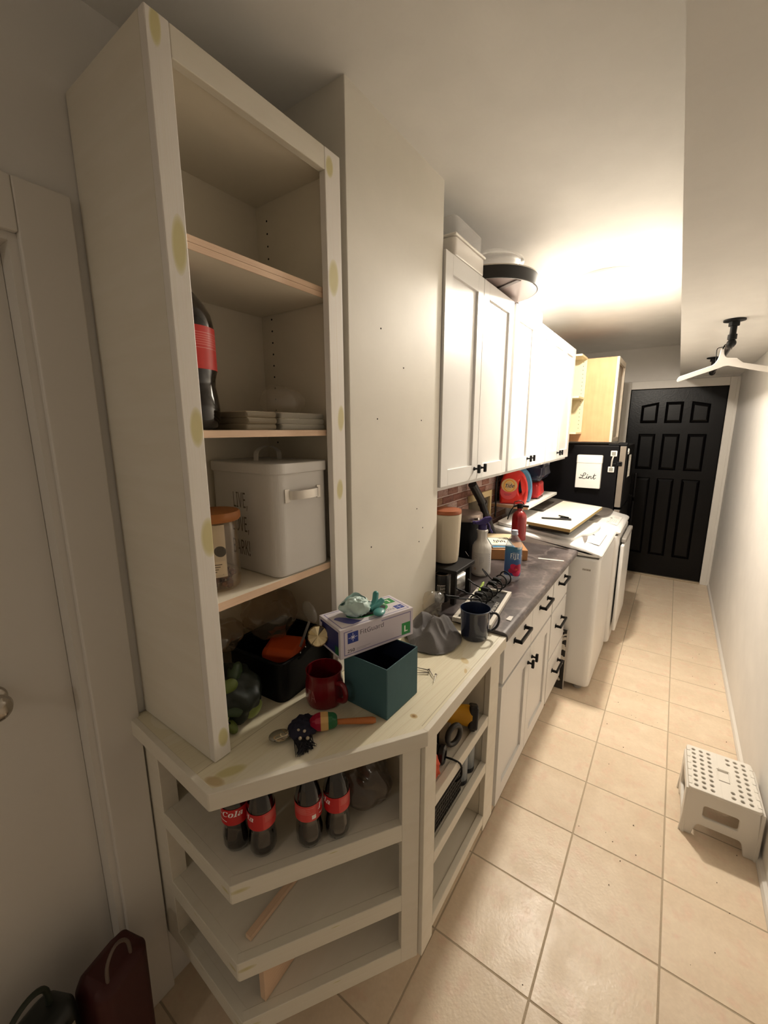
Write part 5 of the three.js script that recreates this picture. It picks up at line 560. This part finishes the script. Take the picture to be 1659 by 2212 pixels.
// ------------------------------------------------------------------ things in the front bay
{
  const yA = 0.6545, yB = 0.4695;
  const y = thing('yellow_tool', 'yellow power tool with a dark clip end lying on the upper bay shelf', 'tool'), ym = M({ color: 0xd1960f, roughness: 0.4 });
  const yb = lathe([[0, 0], [0.02, 0.002], [0.036, 0.02], [0.041, 0.05], [0.036, 0.085], [0.030, 0.10], [0.033, 0.125], [0.031, 0.14], [0, 0.141]], 32, 1.0); { const a = V(-0.575, yA + 0.055, -1.075), b = V(-0.458, yA + 0.046, -1.128), q = new THREE.Quaternion().setFromUnitVectors(V(0, 1, 0), b.clone().sub(a).normalize()); yb.applyQuaternion(q).translate(a.x, a.y, a.z); part('housing', yb, ym, y); const cg = mg(bx(-0.036, 0.036, 0.0, 0.03, -0.03, 0.03, 0.008, 3), bx(-0.008, 0.008, 0.004, 0.024, -0.046, -0.03, 0.003), bx(0.03, 0.042, 0.006, 0.024, -0.016, 0.016, 0.003)); cg.applyQuaternion(q).translate(b.x, b.y, b.z); part('clip', cg, M({ color: 0x1c1410, roughness: 0.5 }), y, 'dark brown clip end'); } rebase(y);
  const d = thing('hand_drill', 'black and grey drill body lying on the upper bay shelf next to the yellow tool', 'drill'); part('motor', [bar([-0.60, yA + 0.036, -0.99], [-0.475, yA + 0.040, -1.018], 0.034, 0.032, 28)], M({ color: 0x1a1212, roughness: 0.45 }), d); part('band', bar([-0.495, yA + 0.040, -1.012], [-0.472, yA + 0.041, -1.018], 0.0345), M({ color: 0x8b7d6a, roughness: 0.5 }), d, 'tan band'); part('guard', xf(new THREE.TorusGeometry(0.03, 0.008, 12, 32), -0.458, yA + 0.048, -1.02, 0, 1.3, 0), M({ color: 0x2a2725, roughness: 0.4 }), d); rebase(d);
  const bt = thing('black_torch', 'black ridged cylinder with an open end lying at the front of the upper bay shelf', 'torch'); { const g = lathe([[0, 0], [0.024, 0], [0.027, 0.004], [0.027, 0.05], [0.023, 0.054], [0.023, 0.062], [0.027, 0.066], [0.027, 0.078], [0.022, 0.082], [0.014, 0.082], [0.012, 0.06], [0, 0.06]], 36); const q = new THREE.Quaternion().setFromUnitVectors(V(0, 1, 0), V(0.9, 0.0, -0.2).normalize()); part('body', g.applyQuaternion(q).translate(-0.532, yA + 0.0275, -0.935), M({ color: 0x15151a, roughness: 0.3 }), bt); part('cable', tube([[-0.455, yA + 0.02, -0.955], [-0.43, yA + 0.012, -0.968], [-0.417, yA - 0.01, -0.985], [-0.416, yA - 0.05, -0.99], [-0.43, yA - 0.075, -0.985]], 0.003, 30, 6), blackPlastic, bt); rebase(bt); }
  one('orange_bag', 'bright orange plastic bag at the front left of the upper bay shelf', 'bag', xf(clampY(crumple(new THREE.SphereGeometry(0.036, 36, 26).scale(1, 1.05, 0.62), 0.010, 44, 4, true).translate(0, 0.034, 0), 0), -0.480, yA, -0.888), M({ color: 0xe0532c, roughness: 0.45 }));
  for (const [l, x, z] of [['grey spray can on the middle bay shelf, the front one', -0.472, -1.102], ['grey spray can on the middle bay shelf, the one by the right side panel', -0.474, -1.163]]) { const c = thing('spray_can', l, 'can', 'grey cans in the bay', [x, yB, z]); part('can', lathe([[0, 0], [0.024, 0], [0.027, 0.004], [0.027, 0.10], [0.024, 0.107], [0.026, 0.110], [0.026, 0.118], [0.018, 0.122], [0, 0.122]], 36), M({ color: 0x8d9499, roughness: 0.4, metalness: 0.3 }), c); part('base', lathe([[0.0272, 0.002], [0.0275, 0.004], [0.0275, 0.016], [0.0272, 0.018]], 36), M({ color: 0x24262a, roughness: 0.5 }), c, 'dark base band'); part('top', cyl(0.016, 0.014, 0.012, 0, 0.121, 0), M({ color: 0x6c6f70, roughness: 0.5 }), c); }
  const bk = thing('wire_basket', 'black mesh basket holding odds and ends on the middle bay shelf', 'basket', null, [-0.552, yB, -0.965]); const bmat = M({ color: 0x2a2622, roughness: 0.6 });
  for (const [g] of [[bx(0.098, 0.102, 0, 0.085, -0.10, 0.10, 0.001)], [bx(-0.102, -0.098, 0, 0.085, -0.10, 0.10, 0.001)], [bx(-0.10, 0.10, 0, 0.085, 0.098, 0.102, 0.001)], [bx(-0.10, 0.10, 0, 0.085, -0.102, -0.098, 0.001)], [bx(-0.10, 0.10, 0, 0.003, -0.10, 0.10, 0.001)]]) part('wall', g, bmat, bk); const ws = []; for (let i = 0; i < 16; i++) ws.push(bar([0.1035, 0.004, -0.098 + i * 0.013], [0.1035, 0.084, -0.098 + i * 0.013], 0.0014, 0.0014, 5)); for (let i = 0; i < 6; i++) ws.push(bar([0.1035, 0.006 + i * 0.015, -0.1], [0.1035, 0.006 + i * 0.015, 0.1], 0.0014, 0.0014, 5)); part('wires', ws, M({ color: 0x3d3832, roughness: 0.5 }), bk); part('rim', bx(0.096, 0.107, 0.082, 0.089, -0.106, 0.106, 0.002), bmat, bk);
  const gr = thing('black_grater', 'black perforated grater leaning out of the mesh basket', 'grater'); { const s = rshape(-0.035, 0, 0.035, 0.11, 0.012); for (let i = 0; i < 5; i++) for (let j = 0; j < 8; j++) { const h = new THREE.Path(); h.absarc(-0.024 + i * 0.012, 0.012 + j * 0.012, 0.0022, 0, 6.283, false); s.holes.push(h); } const g = ext(s, 0.003, 0.0006, { curveSegments: 4 }); part('plate', xf(xf(g, 0, 0, 0, -0.5), -0.472, yB + 0.05, -0.985, 0, 1.15, 0), blackPlastic, gr); part('backing', xf(xf(ext(rshape(-0.03, 0.004, 0.03, 0.106, 0.01), 0.0006, 0), 0, 0, -0.001, -0.5), -0.473, yB + 0.05, -0.9855, 0, 1.15, 0), M({ color: 0xb5b0a8, roughness: 0.5 }), gr, 'pale backing showing through the holes'); rebase(gr); }
  one('olive_packet', 'olive green packet standing in the mesh basket', 'packet', xf(crumple(new RoundedBoxGeometry(0.02, 0.11, 0.07, 6, 0.008), 0.004, 40, 3), -0.475, yB + 0.07, -0.915, 0.1, 0.1, -0.1), M({ color: 0x6f7434, roughness: 0.5 }));
  // loose strips of wood on the lower corner shelves
  one('wood_strip', 'thin bare wood strip lying on the middle corner shelf', 'strip', xf(bx(-0.009, 0.009, 0, 0.012, -0.17, 0.17, 0.001), -0.718, 0.4185, -0.612, 0, 0.06, 0), mapleM);
  one('wood_board', 'bare wood board standing on edge on the lowest corner shelf', 'board', xf(bx(-0.009, 0.009, 0, 0.118, -0.17, 0.17, 0.001), -0.692, 0.2405, -0.622, 0, 0.06, 0), mapleM);
  // monochrome bag between the drawers and the washer
  const pb = thing('patterned_bag', 'black and white damask paper bag wedged between the drawers and the washing machine', 'bag'); part('bag', bx(-0.70, -0.424, 0.001, 0.40, -2.5735, -2.560, 0.003), M({ map: canvasTex(256, 256, (g) => { g.fillStyle = '#14120f'; g.fillRect(0, 0, 256, 256); g.strokeStyle = '#d9d2c6'; seed = 88; for (let i = 0; i < 34; i++) { g.lineWidth = rr(5, 15); g.beginPath(); g.arc(rr(0, 256), rr(0, 256), rr(10, 34), rr(0, 3), rr(3.5, 6)); g.stroke(); } g.fillStyle = '#2a2724'; g.fillRect(0, 226, 256, 30); }), roughness: 0.6 }), pb); part('edge', bx(-0.426, -0.421, 0.001, 0.40, -2.574, -2.5595, 0.001), M({ color: 0xb9b2a8, roughness: 0.6 }), pb, 'pale gusset edge'); { const g = pb.children[0].geometry, p = g.attributes.position, uv = g.attributes.uv; for (let i = 0; i < p.count; i++) uv.setXY(i, (p.getX(i) + 0.70) / 0.28, p.getY(i) / 0.4); } rebase(pb);
}
// ------------------------------------------------------------------ step stool by the right wall
{
  const s = thing('step_stool', 'white plastic folding step stool with a dotted top against the right wall', 'stool', null, [0.296, 0, -1.975], 0.02), sm = M({ color: new THREE.Color(0.78, 0.74, 0.67), roughness: 0.45 });
  const W = 0.111, D = 0.136, H = 0.222, top = rshape(-W, -D, W, D, 0.014); const dots = [];
  const slot = rshape(-0.012, -0.036, 0.030, 0.036, 0.006); top.holes.push(slot);
  for (let i = 0; i < 6; i++) for (let j = 0; j < 9; j++) { const x = [-0.082, -0.056, -0.030, 0.034, 0.060, 0.086][i], z = -0.112 + j * 0.028; if (i === 3 && j > 1 && j < 7) continue; dots.push([x - 0.004, z]); }
  for (const [x, z] of dots) { const h = new THREE.Path(); h.absellipse(x, z, 0.0068, 0.0068, 0, 6.283, false); top.holes.push(h); }
  const tg = ext(top, 0.008, 0.003, { bevelSegments: 2, curveSegments: 7 }); tg.rotateX(-Math.PI / 2); part('top', tg.translate(0, H - 0.011, 0), sm, s);
  part('dot_pad', bx(-W + 0.012, W - 0.012, H - 0.013, H - 0.0095, -D + 0.01, D - 0.01, 0.001), M({ color: new THREE.Color(0.24, 0.21, 0.17), roughness: 0.8 }), s, 'grey-brown anti-slip dots'); part('handle_well', [bx(-0.013, -0.009, H - 0.04, H - 0.003, -0.037, 0.037, 0), bx(0.027, 0.031, H - 0.04, H - 0.003, -0.037, 0.037, 0), bx(-0.012, 0.030, H - 0.018, H - 0.009, -0.037, 0.020, 0.001)], sm, s);
  part('seam', [bx(-0.006, -0.003, H - 0.0005, H + 0.001, -D + 0.004, -0.042, 0), bx(-0.006, -0.003, H - 0.0005, H + 0.001, 0.042, D - 0.004, 0)], sm, s);
  const hinge = []; for (const sx of [-1, 1]) for (let k = 0; k < 6; k++) hinge.push(bx(sx * (W - 0.006) - 0.006, sx * (W - 0.006) + 0.006, H - 0.004, H + 0.0025, -0.112 + k * 0.042, -0.094 + k * 0.042, 0.002)); part('hinge_knuckles', hinge, sm, s);
  const panel = (w0, w1, h, win, arch, foot) => { const p = new THREE.Shape(); p.moveTo(-w1, 0); p.lineTo(-w1 + foot, 0); p.bezierCurveTo(-w1 + foot + 0.01, arch, -w1 + foot + 0.012, arch, -w1 + foot + 0.03, arch); p.lineTo(w1 - foot - 0.03, arch); p.bezierCurveTo(w1 - foot - 0.012, arch, w1 - foot - 0.01, arch, w1 - foot, 0); p.lineTo(w1, 0); p.lineTo(w0, h); p.lineTo(-w0, h); const q = rshape(-win[0], win[1], win[0], win[2], 0.012); p.holes.push(q); return ext(p, 0.008, 0.0025); };
  for (const sz of [1, -1]) { const g = panel(W - 0.004, W + 0.012, H - 0.012, [0.055, 0.098, 0.152], 0.06, 0.042); part('end_panel', xf(g, 0, 0, sz * (D - 0.016) - 0.004, 0, sz > 0 ? 0 : 0, 0), sm, s); }
  for (const sx of [1, -1]) { const g = panel(D - 0.014, D - 0.006, H - 0.012, [0.075, 0.07, 0.175], 0.04, 0.05); part('side_panel', xf(g, sx * (W + 0.001) + (sx < 0 ? 0.004 : -0.004), 0, 0, 0, Math.PI / 2, 0).applyMatrix4(new THREE.Matrix4().makeShear(-sx * 0.06, 0, 0, 0, 0, 0)).translate(sx * 0.006, 0, 0), sm, s); }
}
// ------------------------------------------------------------------ hanging rail and hanger
{
  const r = thing('pipe_rail', 'black iron pipe clothes rail fixed to the soffit', 'rail'), y1 = 2.1255, yr = 2.018;
  for (const [x, z] of [[0.162, -2.71], [0.154, -4.01]]) { const f = lathe([[0, 0], [0.020, 0], [0.022, -0.0], [0.022, 0.018], [0.030, 0.02], [0.044, 0.022], [0.044, 0.028], [0, 0.028]], 36); part('flange', f.translate(x, y1 - 0.0285, z), blackMetal, r); part('drop', [cyl(0.0135, 0.0135, y1 - 0.028 - yr + 0.002, x, yr, z), cyl(0.0185, 0.0185, 0.022, x, yr + 0.018, z), new THREE.SphereGeometry(0.0195, 20, 14).translate(x, yr, z), lathe([[0.0175, 0], [0.0185, 0.003], [0.0185, 0.018], [0.014, 0.02]], 24).rotateX(-Math.PI / 2).translate(x, yr, z + (z < -3 ? 0.04 : -0.02))], blackMetal, r); } part('rail', bar([0.162, yr, -2.71], [0.154, yr, -4.01], 0.0138, 0.0138, 24), M({ color: 0x2b2624, roughness: 0.4, metalness: 0.5 }), r); rebase(r);
  const h = thing('clothes_hanger', 'slim white plastic coat hanger with a black hook on the pipe rail', 'hanger'), z = -2.85;
  const sh = new THREE.Shape(); sh.moveTo(0.132, 2.014); sh.lineTo(0.146, 2.014); sh.quadraticCurveTo(0.147, 1.972, 0.167, 1.969); sh.lineTo(0.202, 1.965); sh.quadraticCurveTo(0.215, 1.952, 0.230, 1.940); sh.lineTo(0.330, 1.914); sh.quadraticCurveTo(0.342, 1.902, 0.338, 1.886); sh.lineTo(0.330, 1.885); sh.lineTo(0.172, 1.930); sh.quadraticCurveTo(0.155, 1.931, 0.141, 1.923); sh.lineTo(-0.036, 1.862); sh.quadraticCurveTo(-0.046, 1.872, -0.028, 1.891); sh.lineTo(0.100, 1.935); sh.quadraticCurveTo(0.130, 1.948, 0.132, 2.014);
  part('frame', ext(sh, 0.004, 0.001).translate(0, 0, z - 0.002), M({ color: new THREE.Color(0.78, 0.74, 0.69), roughness: 0.5 }), h); part('hook', tube([[0.139, 2.012, z], [0.142, 2.024, z], [0.147, 2.034, z], [0.158, 2.0345, z], [0.168, 2.031, z], [0.174, 2.022, z], [0.173, 2.010, z]], 0.003, 30, 8), blackMetal, h); rebase(h);
  one('wire_hook', 'thin black square-bent wire hook hanging on the pipe rail behind the hanger', 'hook', tube([[0.166, 2.034, -2.93], [0.152, 2.0365, -2.93], [0.130, 2.034, -2.93], [0.121, 2.030, -2.93], [0.119, 2.018, -2.93], [0.120, 1.99, -2.93], [0.121, 1.955, -2.93]], 0.0022, 40, 6), blackMetal);
}
// ------------------------------------------------------------------ bags on the floor by the side door, crumbs on the tiles
{
  const rb = thing('red_bag', 'dark red shopping bag with a looped handle standing in front of the side door', 'bag', null, [-0.955, 0.0005, -0.240], 0.3); { const g = crumple(new RoundedBoxGeometry(0.10, 0.40, 0.13, 12, 0.03), 0.012, 14, 5); part('bag', clampY(g.translate(0, 0.195, 0), 0), M({ color: 0x3c0806, roughness: 0.6 }), rb); part('handle', tube([[0.03, 0.37, -0.03], [0.03, 0.43, -0.025], [0.03, 0.455, 0.0], [0.03, 0.43, 0.025], [0.03, 0.37, 0.03]], 0.004, 24, 6), M({ color: 0x6a5a50, roughness: 0.6 }), rb); }
  const db = thing('dark_bag', 'dark green and navy carrier bag with pale print near the side door', 'bag', null, [-0.945, 0.0005, -0.085], 0.4); { const g = crumple(new RoundedBoxGeometry(0.10, 0.42, 0.16, 12, 0.03), 0.016, 12, 9); part('bag', clampY(g.translate(0, 0.205, 0), 0), M({ color: 0x0d130f, roughness: 0.45 }), db); part('pale_print', xf(bx(-0.001, 0.001, -0.03, 0.03, -0.014, 0.014, 0.0008), 0.062, 0.36, -0.035, 0, 0, 0), M({ color: 0x857b68, roughness: 0.6 }), db); part('handle', tube([[0.0, 0.40, -0.05], [0.0, 0.46, -0.045], [0, 0.48, -0.01], [0, 0.46, 0.03], [0, 0.40, 0.035]], 0.006, 24, 6), M({ color: 0x1c2418, roughness: 0.6 }), db); }
  const cr = []; seed = 123; for (let i = 0; i < 60; i++) { const x = rr(-0.20, 0.40), z = rr(-0.85, -4.0), k = rr(0.0012, 0.0034); cr.push(xf(new THREE.TetrahedronGeometry(k), x, 0.0012, z, rr(0, 3), rr(0, 3), 0)); } const c = one('floor_crumbs', 'scattered dark crumbs and grit on the floor tiles', 'crumbs', mg(...cr), M({ color: 0x4a3521, roughness: 0.9 })); c.userData.kind = 'stuff';
}
scene.traverse((o) => { if (o.userData && o.userData.w) delete o.userData.w; });
renderer.render(scene, camera);
